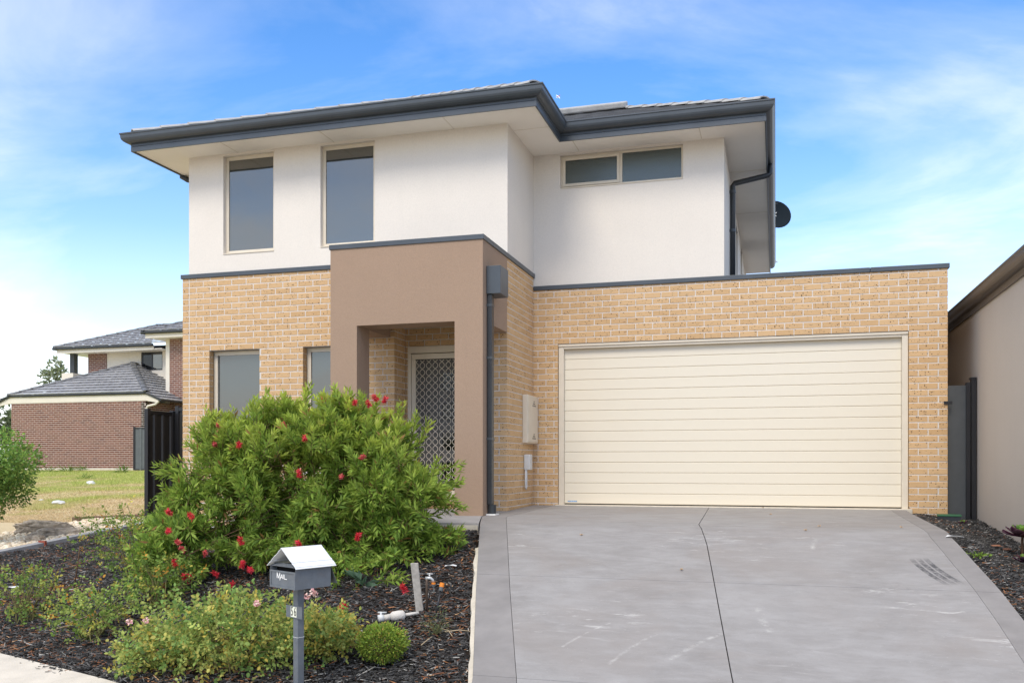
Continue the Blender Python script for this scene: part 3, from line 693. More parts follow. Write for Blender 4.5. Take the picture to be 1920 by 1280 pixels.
mb2 = MB(); mb2.prism([(X0, YA, ZE - .05), (XA, YA, ZE - .05), (XA, YB, ZE - .05), (X1, YB, ZE - .05), (X1, YE, ZE - .05), (X0, YE, ZE - .05)], (0, 0, .02))
roof = mb2.build('roof', M['steel_d'], house)
tl_ = mb.build('tiles', M['tile'], roof); tag(tl_, kind='stuff')
def hp(x, y, d, e=.03): return (x, y, ZE + d * TP + e)
hip_caps(roof, hp(X0 + .1, YA + .1, .1), hp(X0 + D1, YA + D1, D1)); hip_caps(roof, hp(XA - .1, YA + .1, .1), hp(XA - D1, YA + D1, D1))
hip_caps(roof, hp(X1 - .1, YB + .1, .1), hp(X1 - D2, YB + D2, D2)); hip_caps(roof, hp(X1, YE, 0), hp(X1 - D2, YE - D2, D2), n=14)
mb = MB(); c_ = Vector((-2.95, 14.62, ZE + 2.26 * TP + .10)); mb.obox(c_, (.62, 0, 0), (0, .2 * CP, .2 * math.sin(PITCH)), (0, -.045 * math.sin(PITCH), .045 * CP)); mb.build('roof_vent', M['cap'], roof, bevel=.02)

# downpipes
mb = MB()
rh = MB(); rh.box(XS + .004, XS + .185, 10.66, 11.0, 2.70, 3.045)
rh.build('rainwater_head', M['steel'], house, bevel=.004)
mb.box(XS + .006, XS + .066, 10.68, 10.78, .10, 2.70); dp = mb.build('downpipe', M['steel_d'], house, bevel=.006)
mb = MB(); mb.tube([(XS + .05, 10.74, -.02), (XS + .05, 10.74, .10)], .055, 16); mb.build('pipe_shoe', M['steel_d'], dp)
mb = MB(); mb.box(XS + .0, XS + .12, 10.66, 10.82, -.05, -.012); mb.build('mortar_pad', M['white_paint'], dp)
for z in (.9, 1.9, 2.55):
    mb = MB(); mb.box(XS + .001, XS + .07, 10.675, 10.785, z, z + .03); mb.build('bracket', M['steel'], dp)
mb = MB(); mb.tube([(-.09, 14.63, SOF + .10), (-.09, 14.63, SOF - .05), (-.12, 14.62, SOF - .075), (-.62, 14.48, SOF - .20), (-.645, 14.47, SOF - .24), (-.645, 14.47, 3.05)], .042, 12); dp = mb.build('downpipe', M['steel_d'], house, True)
mb = MB()
for z in (4.8, 4.2): mb.tube([(-.645, 14.47, z), (-.645, 14.47, z + .04)], .048, 12)
mb.build('bracket', M['steel'], dp)
mb = MB(); mb.tube([(-9.0, 12.3, SOF + .08), (-9.0, 12.3, SOF - .02), (-8.93, 12.33, SOF - .06), (-8.5, 12.5, SOF - .10), (-8.44, 12.52, SOF - .14), (-8.44, 12.52, 3.42)], .045, 10); mb.build('downpipe', M['steel_d'], house, True)
mb = MB(); mb.prism([(XGR + .0, 14.6, 2.72), (XGR + .12, 14.6, 2.78), (XGR + .14, 14.6, 2.90), (XGR + .05, 14.6, 2.88), (XGR + .04, 14.6, 2.98), (XGR, 14.6, 2.98)], (0, 4, 0)); mb.build('side_gutter', M['steel'], house)

# garage door: fifteen planks in a cream frame
gy = YG + .10
gd = MB(); gd.box(-3.063, -2.985, YG + .03, YG + .16, -.02, 2.345); gd.box(1.60, 1.676, YG + .03, YG + .16, -.02, 2.345); gd.box(-2.985, 1.60, YG + .03, YG + .16, 2.285, 2.345)
gdo = gd.build('garage_door', M['cream_metal'], house, bevel=.006)
mb = MB(); mb.box(-3.063, 1.676, YG + .012, YG + .06, 2.318, 2.352); mb.build('head_trim', M['cream_metal'], gdo, bevel=.006)
mb = MB(); mb.box(-2.985, 1.60, gy + .05, gy + .06, -.02, 2.3); mb.build('door_back', M['joint'], gdo)
PH = 2.262 / 15; pme = {}
for i in range(15):
    z0_ = .025 + i * PH; m_ = MB(); a, b_ = -2.984, 1.599; c = .007
    prof = [(gy + .008, z0_ + .0008), (gy + .0015, z0_ + .005), (gy, z0_ + .010), (gy, z0_ + PH - .010), (gy + .0015, z0_ + PH - .004), (gy + .009, z0_ + PH - .0008), (gy + .045, z0_ + PH - .0008), (gy + .045, z0_ + .0008)]
    m_.prism([(a, y, z) for y, z in prof], (b_ - a, 0, 0)); m_.build('panel', M['door'], gdo)
mb = MB(); mb.box(-2.984, 1.599, gy + .005, gy + .05, .004, .022); mb.build('bottom_seal', M['joint'], gdo)
mb = MB(); mb.box(-2.94, -2.80, gy - .0015, gy + .001, .05, .068); mb.build('maker_sticker', plain('sticker_blue', (.25, .40, .62), .5, var=.5, nscale=90), gdo)
mb = MB(); mb.box(-3.10, 1.72, YG - .05, YG + .12, -.055, .012); mb.build('door_threshold', M['concrete_l'], house, bevel=.008)

# entry: security screen door in a cream frame
dy = YW + .40; dx0, dx1, dz0, dz1 = -5.02, -3.93, .10, 2.26
mb = MB(); mb.box(dx0, dx1, dy - .03, dy + .06, dz1 - .09, dz1); mb.box(dx0, dx0 + .05, dy - .03, dy + .06, dz0, dz1 - .09); mb.box(dx1 - .05, dx1, dy - .03, dy + .06, dz0, dz1 - .09); mb.box(dx0, dx1, dy - .04, dy + .05, dz0 - .01, dz0 + .03)
sd = mb.build('screen_door', M['cream_metal'], house, bevel=.003)
mb = MB(); a0, a1, c0, c1 = dx0 + .055, dx1 - .055, dz0 + .04, dz1 - .10
mb.box(a0, a1, dy - .02, dy + .01, c1 - .075, c1); mb.box(a0, a1, dy - .02, dy + .01, c0, c0 + .09); mb.box(a0, a0 + .06, dy - .0205, dy + .0095, c0 + .09, c1 - .075); mb.box(a1 - .06, a1, dy - .0205, dy + .0095, c0 + .09, c1 - .075)
mb.build('screen_frame', M['cream_metal'], sd, bevel=.003)
mb = MB(); gx0, gx1, gz0, gz1 = a0 + .06, a1 - .06, c0 + .09, c1 - .075
cw, ch = .098, .098; nst = int((gx1 - gx0) / cw) + 1
for i in range(nst + 1):
    for sgn in (-1, 1):
        pts = []; z = gz0; k = 0
        while z <= gz1 + .001:
            for f_, o_ in ((0, .10), (.22, .16), (.5, .5), (.78, .84)):
                zz = z + f_ * ch
                if zz > gz1: break
                tt = o_ if k % 2 == 0 else 1 - o_
                x = gx0 + i * cw + sgn * (tt - .5) * cw * .98
                pts.append((min(max(x, gx0), gx1), dy - .006 + sgn * .002, zz))
            z += ch; k += 1
        for q in range(len(pts) - 1):
            p0, p1 = Vector(pts[q]), Vector(pts[q + 1]); t_ = (p1 - p0)
            if t_.length < 1e-6 or (p0.x == p1.x and p0.x in (gx0, gx1)): continue
            t_.normalize(); n_ = Vector((-t_.z, 0, t_.x)) * .0036
            mb.add([p0 - n_, p0 + n_, p1 + n_, p1 - n_, p0 - n_ + Vector((0, .006, 0)), p0 + n_ + Vector((0, .006, 0)), p1 + n_ + Vector((0, .006, 0)), p1 - n_ + Vector((0, .006, 0))], [(0, 1, 2, 3), (4, 7, 6, 5), (0, 4, 5, 1), (3, 2, 6, 7)])
mb.build('diamond_grille', M['cream_metal'], sd)
mb = MB(); mb.box(dx0 + .05, dx1 - .05, dy + .065, dy + .10, dz0, dz1 - .09); ed = mb.build('entry_door', plain('entry_door_paint', (.13, .125, .115), .6, var=.1), sd)
for i in range(4):
    mb = MB(); z = .38 + i * .42; mb.box(-4.53, -4.22, dy + .058, dy + .066, z, z + .25); mb.build('pane', M['glass_dark'], ed)
mb = MB(); mb.box(-3.99, -3.965, dy - .05, dy - .02, 1.0, 1.16); mb.build('handle', M['black_steel'], sd)
mb = MB(); mb.box(-5.05, -3.5, dy + .12, dy + .14, -.1, 2.9); mb.build('inner_wall', M['joint'], house)

# meter box and conduit on the brick return
mb = MB(); mb.box(XS - .002, XS + .075, 12.33, 12.90, .90, 1.585); mbx = mb.build('meter_box', M['cream_metal'], house, bevel=.01)
mb = MB(); mb.box(XS + .075, XS + .083, 12.35, 12.88, .92, 1.565); mb.build('lid', M['cream_metal'], mbx, bevel=.006)
mb = MB()
for zc in (1.47, 1.0):
    for r_ in range(3):
        for k in range(3 - r_):
            y_ = 12.66 + (k - (2 - r_) / 2) * .065; z_ = zc + (r_ - 1) * .03 * (1 if zc > 1.2 else 1); mb.box(XS + .083, XS + .0845, y_ - .022, y_ + .022, z_ - .009, z_ + .009)
mb.build('vent_slot', M['brown_gutter'], mbx)
mb = MB(); mb.box(XS + .002, XS + .085, 12.40, 12.56, .52, .74); cdt = mb.build('connection_box', M['plastic_grey'], house, bevel=.01)
mb = MB(); mb.tube([(XS + .03, 12.44, .52), (XS + .03, 12.44, .28), (XS + .03, 12.41, .25), (XS + .03, 12.38, .28), (XS + .035, 12.38, .52)], .013, 8); mb.build('conduit', M['plastic_grey'], cdt, True)

# porch floor
mb = MB(); mb.prism([(-6.2, 9.40, -.045), (-3.115, 9.40, -.045), (-3.43, 10.46, -.03), (-3.43, YW + .45, -.02), (-6.2, YW, -.02)], (0, 0, -.13)); pf = mb.build('porch_floor', M['slabtop'], house)
mb = MB(); mb.box(-6.2, -3.12, 9.385, 9.399, -.18, -.065); mb.build('slab_face', M['concrete_l'], pf)

# satellite dish behind the right eave
dish = thing('satellite_dish', 'dark round satellite dish showing beside the right eave', 'satellite dish', (-.02, 20.0, 5.7))
vs = []; fs = []; K = 28; rr_ = [.0, .1, .2, .27, .30]; cD = at(1456, 402, 19.3); aD = Vector((.35, -.9, .25)).normalized(); uD = aD.orthogonal().normalized(); vD = aD.cross(uD)
for r_ in rr_:
    for k in range(K): q = 2 * math.pi * k / K; vs.append(cD + (uD * math.cos(q) + vD * math.sin(q)) * max(r_, .001) * 1.06 + aD * (-.07 + .8 * r_ * r_))
for i in range(len(rr_) - 1):
    for k in range(K): fs.append((i * K + k, i * K + (k + 1) % K, (i + 1) * K + (k + 1) % K, (i + 1) * K + k))
o = MB().add(vs, fs).build('reflector', plain('dish_paint', (.012, .018, .023), .8, .1), dish, True); md = o.modifiers.new('solid', 'SOLIDIFY'); md.thickness = .008
mb = MB(); mb.tube([cD - aD * .06, cD - aD * .14, cD + Vector((-.2, .15, -.15)), cD + Vector((-.3, .15, -.45))], .02, 10); mb.build('mount', M['plastic_grey'], dish, True)
mb = MB(); mb.tube([cD + vD * -.28 + aD * 0, cD + aD * .28 + vD * -.12], .009, 8); mb.build('arm', M['steel_d'], dish)
mb = MB()
for k in (-1, 1): mb.obox(cD + aD * -.066 + Vector((0, 0, .055 * k)), uD * .03, vD * .008, aD * .008)
mb.build('clip', M['plastic_grey'], dish)

# ------------------------------------------------------------------ right neighbour: rendered wall with a bronze gutter
XN = 2.50
nh = thing('house', 'neighbouring house with a plain taupe rendered side wall and dark gutter', 'house', (XN + 3, 14, -.2))
mb = MB(); mb.box(XN, XN + .2, 8.4, 24, -.6, 2.62); mb.box(XN + .2, XN + 8, 8.4, 8.6, -.6, 2.62); mb.build('rendered_wall', M['taupe'], nh)
NP = [(XN + 8, 8.1), (XN - .01, 8.1), (XN - .01, 24)][::-1]
mb = MB(); sweep(mb, NP[::-1] if False else [(XN - .01, 24), (XN - .01, 8.1), (XN + 8, 8.1)], [(0, 2.57), (.02, 2.57), (.02, 2.62), (.013, 2.63), (.02, 2.64), (.02, 2.72), (0, 2.72)]); mb.build('fascia', M['brown_gutter'], nh)
mb = MB(); sweep(mb, [(XN - .01, 24), (XN - .01, 8.1), (XN + 8, 8.1)], [(o, z - SOF + 2.555) for o, z in gp]); mb.build('gutter', M['brown_gutter'], nh)
mb = MB(); mb.prism([(XN - .05, 8.0, 2.74), (XN + 4, 12, 4.3), (XN + 4, 20, 4.3), (XN - .05, 24, 2.74)], (0, 0, .03)); mb.prism([(XN - .05, 8.0, 2.74), (XN + 8, 8.0, 2.74), (XN + 4, 12, 4.3)], (0, 0, .03)); mb.build('roof', M['tile'], nh)

# side gate between garage and neighbour
gt = thing('side_gate', 'narrow black steel infill gate between the garage and the taupe wall', 'gate', (2.3, 13.05, -.15))
mb = MB(); mb.box(2.16, 2.375, 13.02, 13.04, -.16, 1.63); mb.build('gate_panel', plain('charcoal_gate', (.075, .08, .082), .3, .5, var=.1), gt)
mb = MB(); mb.box(2.375, 2.42, 12.96, 13.06, -.18, 1.66); mb.build('post', M['black_steel'], gt); mb = MB(); mb.box(2.432, 2.487, 12.94, 13.05, -.2, 1.70); mb.build('post', M['black_steel'], gt)
mb = MB(); mb.box(2.42, 2.49, 12.93, 13.06, 1.70, 1.725); mb.build('post_cap', M['black_steel'], gt)
mb = MB(); mb.box(2.10, 2.20, 12.92, 12.938, 1.38, 1.42); lt = mb.build('latch', M['black_steel'], gt)

# ------------------------------------------------------------------ black steel side fence, left
def steel_fence(name, label, a, b_, z0, z1, rib=.19, mat='black_steel', postmat='black_steel', rmat=None):
    a = Vector((*a, 0)); b_ = Vector((*b_, 0)); t = (b_ - a); ln = t.length; t.normalize(); n = Vector((t.y, -t.x, 0))
    f = thing(name, label, 'fence', (a.x, a.y, z0))
    k = 0; u = .0; nn = max(1, round(ln / rib)); w_ = ln / nn
    for i in range(nn):
        m_ = MB(); u = i * w_; pr = [(0, .0), (w_ * .62, 0), (w_ * .70, .028), (w_ * .92, .028), (w_, 0)]
        pts = [a + t * (u + p) + n * q for p, q in pr]; vs = [(p.x, p.y, z0 + .03) for p in pts] + [(p.x, p.y, z1 - .04) for p in pts]
        m_.add(vs, [(j, j + 1, j + 6, j + 5) for j in range(4)]); o = m_.build('sheet', M[rmat or mat], f); s_ = o.modifiers.new('solid', 'SOLIDIFY'); s_.thickness = .003
    for z in (z0 + .01, z1 - .05): MB().obox((a + b_) / 2 + Vector((0, 0, z + .025)), t * (ln / 2), n * .03, (0, 0, .028)).build('rail', M[postmat], f)
    for p in (a, b_):
        m_ = MB(); m_.obox(p + Vector((0, 0, (z0 + z1) / 2)), t * .035, n * .035, (0, 0, (z1 - z0) / 2 + .03)); m_.build('post', M[postmat], f, bevel=.005)
    return f
M['fence_sheet'] = plain('charcoal_sheet', (.035, .033, .031), .45, .5, var=.1)
M['fence_grey'] = plain('grey_sheet', (.11, .12, .12), .4, .5, var=.1)
steel_fence('steel_fence', 'black corrugated steel side fence beside the cream brick corner', (-9.9, 12.62), (-9.9, 13.26), -.35, 1.48, .21, 'black_steel', 'black_steel', 'fence_sheet')
steel_fence('steel_fence', 'charcoal steel fence return panel meeting the cream brick side wall', (-9.82, 13.3), (-8.5, 13.3), -.35, 1.56, .33, 'black_steel', 'black_steel', 'fence_sheet')
steel_fence('steel_fence', 'pale grey steel fence panel beside the red brick garage wall', (-24.3, 30.2), (-22.2, 30.8), .35, 2.05, .3, 'fence_grey', 'black_steel')

# ------------------------------------------------------------------ left neighbour: red brick two storey house
nb = thing('house', 'far red brick two storey house with grey tiled hip roofs', 'house', (-27, 33, .4))
def red_wall(p0, p1, z0, z1, name='brick_wall'):
    p0 = Vector((*p0, 0)); p1 = Vector((*p1, 0)); t = p1 - p0; ln = t.length; t.normalize(); n = Vector((t.y, -t.x, 0))
    m_ = MB(); slab(m_, p0 - n * .006, t, n, .0, ln, z0, z1, .2); w_ = m_.build(name, M['mortar_red'], nb)
    m_ = MB(); k = 0; z = z0
    while z < z1 - .02:
        u = -.12 if k % 2 else 0.0; zt = min(z + .068, z1)
        while u < ln - .02:
            a, b_ = max(u, 0) + .009, min(u + .231, ln)
            if b_ - a > .03:
                r_ = random.random(); c = p0 + t * ((a + b_) / 2) - n * .05
                m_.obox(c + Vector((0, 0, (z + zt) / 2 + .006)), t * ((b_ - a) / 2), n * .05, (0, 0, (zt - z) / 2 - .002), (r_, r_, r_))
            u += .24
        z += .086; k += 1
    tag(m_.build('bricks', M['brick_red'], w_), kind='stuff'); return w_
# wing: brick boundary wall with clipped eave and hip roof
pA = at(21, 876, 36.9); pB = at(273, 876, 36.9)
ex = Vector((1, 0, 0)); YN = 30.6
def nX(px, Y):  # world X where photo column px meets plane Y
    q = VR * (px - 960) / F_PX + VV; return float(q[0] / q[1] * Y)
def nZ(px, py, Y):
    q = VR * (px - 960) / F_PX + VV; return (HOR - py) / F_PX * Y / float(q[1]) + CAMZ
ax, bx_ = nX(21, YN), nX(273, YN); zb = nZ(150, 877, YN); zt = nZ(150, 753.5, YN)
red_wall((ax, YN), (bx_, YN), zb, zt)
red_wall((bx_, YN), (bx_, YN + 5), zb, zt - .05)
mb = MB(); mb.box(ax - .05, bx_ + .05, YN - .06, YN + 5, zb - .6, zb - .002); mb.build('footing', M['concrete_l'], nb)
zf = zt + .27; ov = .5
mb = MB(); mb.prism([(ax - .62, YN + .02, zt - .10), (ax, YN + .02, zt + .002), (bx_, YN + .02, zt + .002), (bx_ + .62, YN + .02, zt - .10), (bx_ + .62, YN + .02, zf - .24), (bx_ - .0, YN + .02, zf - .02), (ax + .0, YN + .02, zf - .02), (ax - .62, YN + .02, zf - .24)], (0, -.04, 0)); mb.build('fascia_board', M['cream_trim'], nb)
mb = MB(); mb.tube([(ax - .75, YN - .05, zf - .26), (ax - .05, YN - .05, zf + .03), (bx_ + .05, YN - .05, zf + .03), (bx_ + .72, YN - .05, zf - .25), (bx_ + .72, YN + 4.5, zf - .25)], .055, 6); mb.build('gutter', M['steel_d'], nb)
P2 = R(25); 
def nslope(mb, O, U, Vh, ulo, uhi, D, pitch):
    c = math.cos(pitch); V = Vector((Vh[0] * c, Vh[1] * c, math.sin(pitch))); tiled_slope(mb, O, U, V, lambda v: ulo(v * c), lambda v: uhi(v * c), D / c, tw=.31, tl=.33, lift=.06)
wN = bx_ - ax; DN = wN / 2 + .1
mb = MB(); nslope(mb, (ax - .1, YN - .08, zf + .05), (1, 0, 0), (0, 1), lambda d: d, lambda d: wN + .2 - d, DN, P2)
t2 = math.tan(P2)
nslope(mb, (bx_ + .75, YN - .1, zf - .26), (0, 1, 0), (-1, 0), lambda d: max(0, d - .65), lambda d: 5.6, DN + .65, P2)
nslope(mb, (ax - .75, YN - .1, zf - .26), (0, 1, 0), (1, 0), lambda d: max(0, d - .65), lambda d: 5.6, DN + .65, P2)
r1 = MB(); r1.box(ax, bx_, YN + .05, YN + 5, zf - .1, zf - .05); nroof = r1.build('roof', M['steel_d'], nb); tag(mb.build('tiles', M['tile_far'], nroof), kind='stuff')
apx = ((ax + bx_) / 2, YN - .08 + DN, zf + .05 + DN * t2 + .04)
hip_caps(nroof, (ax - .1, YN - .08, zf + .09), apx, n=11, rad=.13, mat='tile'); hip_caps(nroof, (bx_ + .1, YN - .08, zf + .09), apx, n=9, rad=.13, mat='tile'); hip_caps(nroof, apx, (apx[0], YN + 5.6, apx[2]), n=7, rad=.13, mat='tile', name='ridge_cap')
# upper storey, left part
YN2 = 34.2
x0, x1, x2 = nX(165, YN2), nX(200, YN2), nX(312, YN2); ze = nZ(200, 662, YN2)
red_wall((x0, YN2), (x1, YN2), 2.5, ze)
mb = MB(); slab(mb, (x1, YN2 + .02, 0), (1, 0, 0), (0, -1, 0), .001, x2 - x1 + 1, 2.5, ze, .2, [(nX(264, YN2) - x1, nX(304, YN2) - x1, nZ(285, 694, YN2), ze - .02)]); mb.build('rendered_wall', M['cream_trim'], nb)
wx0, wx1, wz0 = nX(264, YN2), nX(304, YN2), nZ(285, 694, YN2)
mb = MB(); mb.box(wx0, wx1, YN2 + .05, YN2 + .09, wz0, wz0 + .06); mb.box(wx0, wx1, YN2 + .05, YN2 + .09, ze - .08, ze - .02); mb.box(wx0, wx0 + .07, YN2 + .051, YN2 + .089, wz0 + .06, ze - .08); mb.box(wx1 - .05, wx1, YN2 + .051, YN2 + .089, wz0 + .06, ze - .08); mb.box((wx0 + wx1) / 2 - .03, (wx0 + wx1) / 2 + .03, YN2 + .052, YN2 + .088, wz0 + .06, ze - .08)
wv = mb.build('window', M['black_steel'], nb)
for a, b_, m_ in ((wx0 + .07, (wx0 + wx1) / 2 - .03, 'glass_dark'), ((wx0 + wx1) / 2 + .03, wx1 - .05, 'glass')):
    mb = MB(); mb.box(a, b_, YN2 + .065, YN2 + .07, wz0 + .06, ze - .08); mb.build('pane', M[m_], wv)
ex0 = nX(92, YN2 - 1.2); zg_ = ze + .12
mb = MB(); mb.prism([(ex0, YN2 - .7, ze + .003), (x2 + .3, YN2 - .7, ze + .003), (x2 + .3, YN2 + 5, ze + .003), (ex0, YN2 + 5, ze + .003)], (0, 0, .02)); mb.build('soffit', M['soffit'], nb)
mb = MB(); mb.box(ex0 - .02, x2 - .1, YN2 - .73, YN2 - .701, ze - .03, ze + .16); mb.build('fascia_board', M['cream_trim'], nb)
mb = MB(); mb.tube([(ex0 - .14, YN2 + 5, ze + .17), (ex0 - .14, YN2 - .8, ze + .17), (x2 - .1, YN2 - .8, ze + .17)], .065, 6); mb.build('gutter', M['steel_d'], nb)
mb = MB(); Dn = 3.1; nslope(mb, (ex0 - .12, YN2 - .8, ze + .22), (1, 0, 0), (0, 1), lambda d: d, lambda d: x2 + 3 - ex0, Dn, R(23)); nslope(mb, (ex0 - .12, YN2 - .8, ze + .22), (0, 1, 0), (1, 0), lambda d: d, lambda d: 6.2 - d, Dn, R(23))
r1 = MB(); r1.box(ex0, x2 + 3, YN2 - .6, YN2 + 5, ze + .12, ze + .16); nroof = r1.build('roof', M['steel_d'], nb); tag(mb.build('tiles', M['tile_far'], nroof), kind='stuff')
ap = (ex0 - .12 + Dn, YN2 - .8 + Dn, ze + .25 + Dn * math.tan(R(23)))
hip_caps(nroof, (ex0 - .12, YN2 - .8, ze + .25), ap, n=10, rad=.13, mat='tile'); hip_caps(nroof, ap, (x2 + 2.5, ap[1], ap[2]), n=12, rad=.13, mat='tile', name='ridge_cap')
# balcony column on its pier
cY = YN2 - .3; cx0, cx1 = nX(131, cY), nX(139, cY)
mb = MB(); mb.box(cx0, cx1, cY, cY + (cx1 - cx0), nZ(135, 702, cY), ze + .01); mb.build('column', M['steel_d'], nb)
mb = MB(); mb.box(nX(122, cY), nX(122, cY) + .62, cY - .2, cY + .6, 2.4, nZ(138, 700, cY)); mb.build('balcony_pier', M['cream_trim'], nb)
mb = MB(); mb.tube([(nX(122, cY) + .6, cY + .1, nZ(138, 708, cY)), (x0 + .1, cY + .3, nZ(160, 708, cY))], .025, 6); mb.build('handrail', M['cream_trim'], nb)
# upper storey, right part, nearer
YN3 = 32.2; q0, q1 = nX(318, YN3), nX(318, YN3) + 9
zt3 = nZ(330, 635, YN3)
red_wall((q0, YN3), (q1, YN3), 1.0, zt3)
mb = MB(); mb.box(nX(311, YN3), q0 - .001, YN3 - .01, YN3 + 3, 1.0, zt3); mb.build('corner_post', M['cream_trim'], nb)
e3 = nX(274, YN3 - .6)
mb = MB(); mb.box(e3, q1, YN3 - .6, YN3 + 3, zt3 + .002, zt3 + .02); mb.build('soffit', M['soffit'], nb)
mb = MB(); mb.box(e3 - .02, q1, YN3 - .63, YN3 - .601, zt3 - .02, zt3 + .18); mb.build('fascia_board', M['cream_trim'], nb)
mb = MB(); mb.tube([(e3 - .14, YN3 + 3, zt3 + .2), (e3 - .14, YN3 - .7, zt3 + .2), (q1, YN3 - .7, zt3 + .2)], .065, 6); mb.build('gutter', M['steel_d'], nb)
mb = MB(); nslope(mb, (e3 - .12, YN3 - .7, zt3 + .25), (1, 0, 0), (0, 1), lambda d: d, lambda d: q1 - e3, 2.5, R(23)); nslope(mb, (e3 - .12, YN3 - .7, zt3 + .25), (0, 1, 0), (1, 0), lambda d: d, lambda d: 5, 2.5, R(23))
r1 = MB(); r1.box(e3, q1, YN3 - .6, YN3 + 4, zt3 + .14, zt3 + .19); nroof = r1.build('roof', M['steel_d'], nb); tag(mb.build('tiles', M['tile_far'], nroof), kind='stuff')
hip_caps(nroof, (e3 - .12, YN3 - .7, zt3 + .28), (e3 - .12 + 2.5, YN3 + 1.8, zt3 + .28 + 2.5 * math.tan(R(23))), n=8, rad=.13, mat='tile')
mb = MB(); mb.prism([(bx_ + .7, YN3 - .05, zf + .28), (bx_ + 2.4, YN3 - .05, zf - .42), (bx_ + 2.4, YN3 - .05, zf - .28), (bx_ + .7, YN3 - .05, zf + .46)], (0, .03, 0)); mb.build('flashing', M['plastic_grey'], nb)
mb = MB(); mb.tube([(bx_ + .62, YN - .02, zf - .3), (bx_ + .5, YN - .04, zf - .42), (bx_ + .12, YN - .04, zf - .5), (bx_ + .08, YN - .04, zf - .6), (bx_ + .08, YN - .04, zb)], .045, 8); mb.build('downpipe', M['cream_trim'], nb)

# ------------------------------------------------------------------ letterbox
C = at(554.3, 1106, 5.80); Lc = at(507, 1098.6, 5.99); Rc = at(626, 1098.6, 5.99)
e1 = (Lc - C); e1.z = 0; W_ = e1.length; e1.normalize(); e2 = (Rc - C); e2.z = 0; e2 = Vector((-e1.y, e1.x, 0)) if Vector((-e1.y, e1.x, 0)).dot(e2) > 0 else Vector((e1.y, -e1.x, 0)); D_ = .275
Zb = C.z; HB = .14; UP = Vector((0, 0, 1))
ctr = C + e1 * (W_ / 2) + e2 * (D_ * .42)
gz = float(zbed(ctr.x, ctr.y))
lb = thing('letterbox', 'grey steel letterbox with a pale pitched roof on a square post', 'letterbox', (ctr.x, ctr.y, gz))
M['lb_grey'] = plain('letterbox_grey', (.125, .14, .155), .5, .4, var=.12, nscale=18, bscale=160, bstr=.25, dirt=.35)
M['lb_roof'] = plain('letterbox_roof', (.74, .75, .75), .45, .4, var=.03, nscale=8)
def lp(a, b_, z): return C + e1 * a + e2 * b_ + UP * z
mb = MB()
mb.prism([lp(0, 0, 0), lp(W_, 0, 0), lp(W_, D_, 0), lp(0, D_, 0)], (0, 0, .004))
for (a, b_) in ((0, D_),): pass
mb.prism([lp(.0, .0, .004), lp(.003, .0, .004), lp(.003, D_, .004), lp(.0, D_, .004)], (0, 0, HB)); mb.prism([lp(W_ - .003, .0, .004), lp(W_, .0, .004), lp(W_, D_, .004), lp(W_ - .003, D_, .004)], (0, 0, HB))
mb.prism([lp(.004, .0005, .005), lp(W_ - .004, .0005, .005), lp(W_ - .004, .004, .005), lp(.004, .004, .005)], (0, 0, HB - .032))
mb.prism([lp(.004, .03, HB - .002), lp(W_ - .004, .03, HB - .002), lp(W_ - .004, D_, HB - .002), lp(.004, D_, HB - .002)], (0, 0, .004))
box_o = mb.build('box', M['lb_grey'], lb)
mb = MB()
for (a, b_, z0_, z1_) in ((0, W_, 0, .012), (0, W_, HB - .038, HB - .027), (0, .012, .012, HB - .038), (W_ - .012, W_, .012, HB - .038)):
    mb.prism([lp(a, -.005, z0_), lp(b_, -.005, z0_), lp(b_, .0004, z0_), lp(a, .0004, z0_)], (0, 0, z1_ - z0_))
mb.build('front_frame', M['lb_grey'], box_o)
mb = MB(); mb.prism([lp(.0, .005, HB - .001), lp(W_, .005, HB - .001), lp(W_, .045, HB + .013), lp(.0, .045, HB + .013)], (0, 0, .003)); mb.build('slot_lip', M['lb_grey'], box_o)
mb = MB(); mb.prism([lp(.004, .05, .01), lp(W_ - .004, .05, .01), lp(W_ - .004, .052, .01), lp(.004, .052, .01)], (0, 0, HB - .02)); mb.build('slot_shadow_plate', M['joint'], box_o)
mb = MB(); mb.prism([lp(.004, D_ + .001, HB), lp(W_ - .004, D_ + .001, HB), lp(W_ - .004, D_ + .055, .012), lp(.004, D_ + .055, .012)], (0, 0, .004)); mb.build('rear_flap', M['lb_grey'], lb)
RH = .125; OV = .022
mb = MB()
for s in (0, 1):
    a_e = -OV if s == 0 else W_ + OV; m_ = W_ / 2
    n_ = 14; pts = []
    for i in range(n_ + 1):
        f_ = i / n_; a_ = a_e + (m_ - a_e) * f_; z_ = HB - .004 + RH * f_; w_ = 0.0
        pts.append((a_, z_ + w_))
    for i in range(n_):
        (a0_, z0_), (a1_, z1_) = pts[i], pts[i + 1]
        mb.add([lp(a0_, -.012, z0_), lp(a1_, -.012, z1_), lp(a1_, D_ + .03, z1_), lp(a0_, D_ + .03, z0_)], [(0, 1, 2, 3)])
o = mb.build('roof', M['lb_roof'], lb); sdm = o.modifiers.new('solid', 'SOLIDIFY'); sdm.thickness = .003
pc = C + e1 * (W_ * .44) + e2 * (D_ * .40); PW = .0255
mb = MB(); mb.prism([pc - e1 * PW - e2 * PW + UP * (gz - .1 - C.z), pc + e1 * PW - e2 * PW + UP * (gz - .1 - C.z), pc + e1 * PW + e2 * PW + UP * (gz - .1 - C.z), pc - e1 * PW + e2 * PW + UP * (gz - .1 - C.z)], (0, 0, C.z - gz + .1)); post = mb.build('post', M['lb_grey'], lb, bevel=.003)
zj = at(563, 1197, 5.9).z
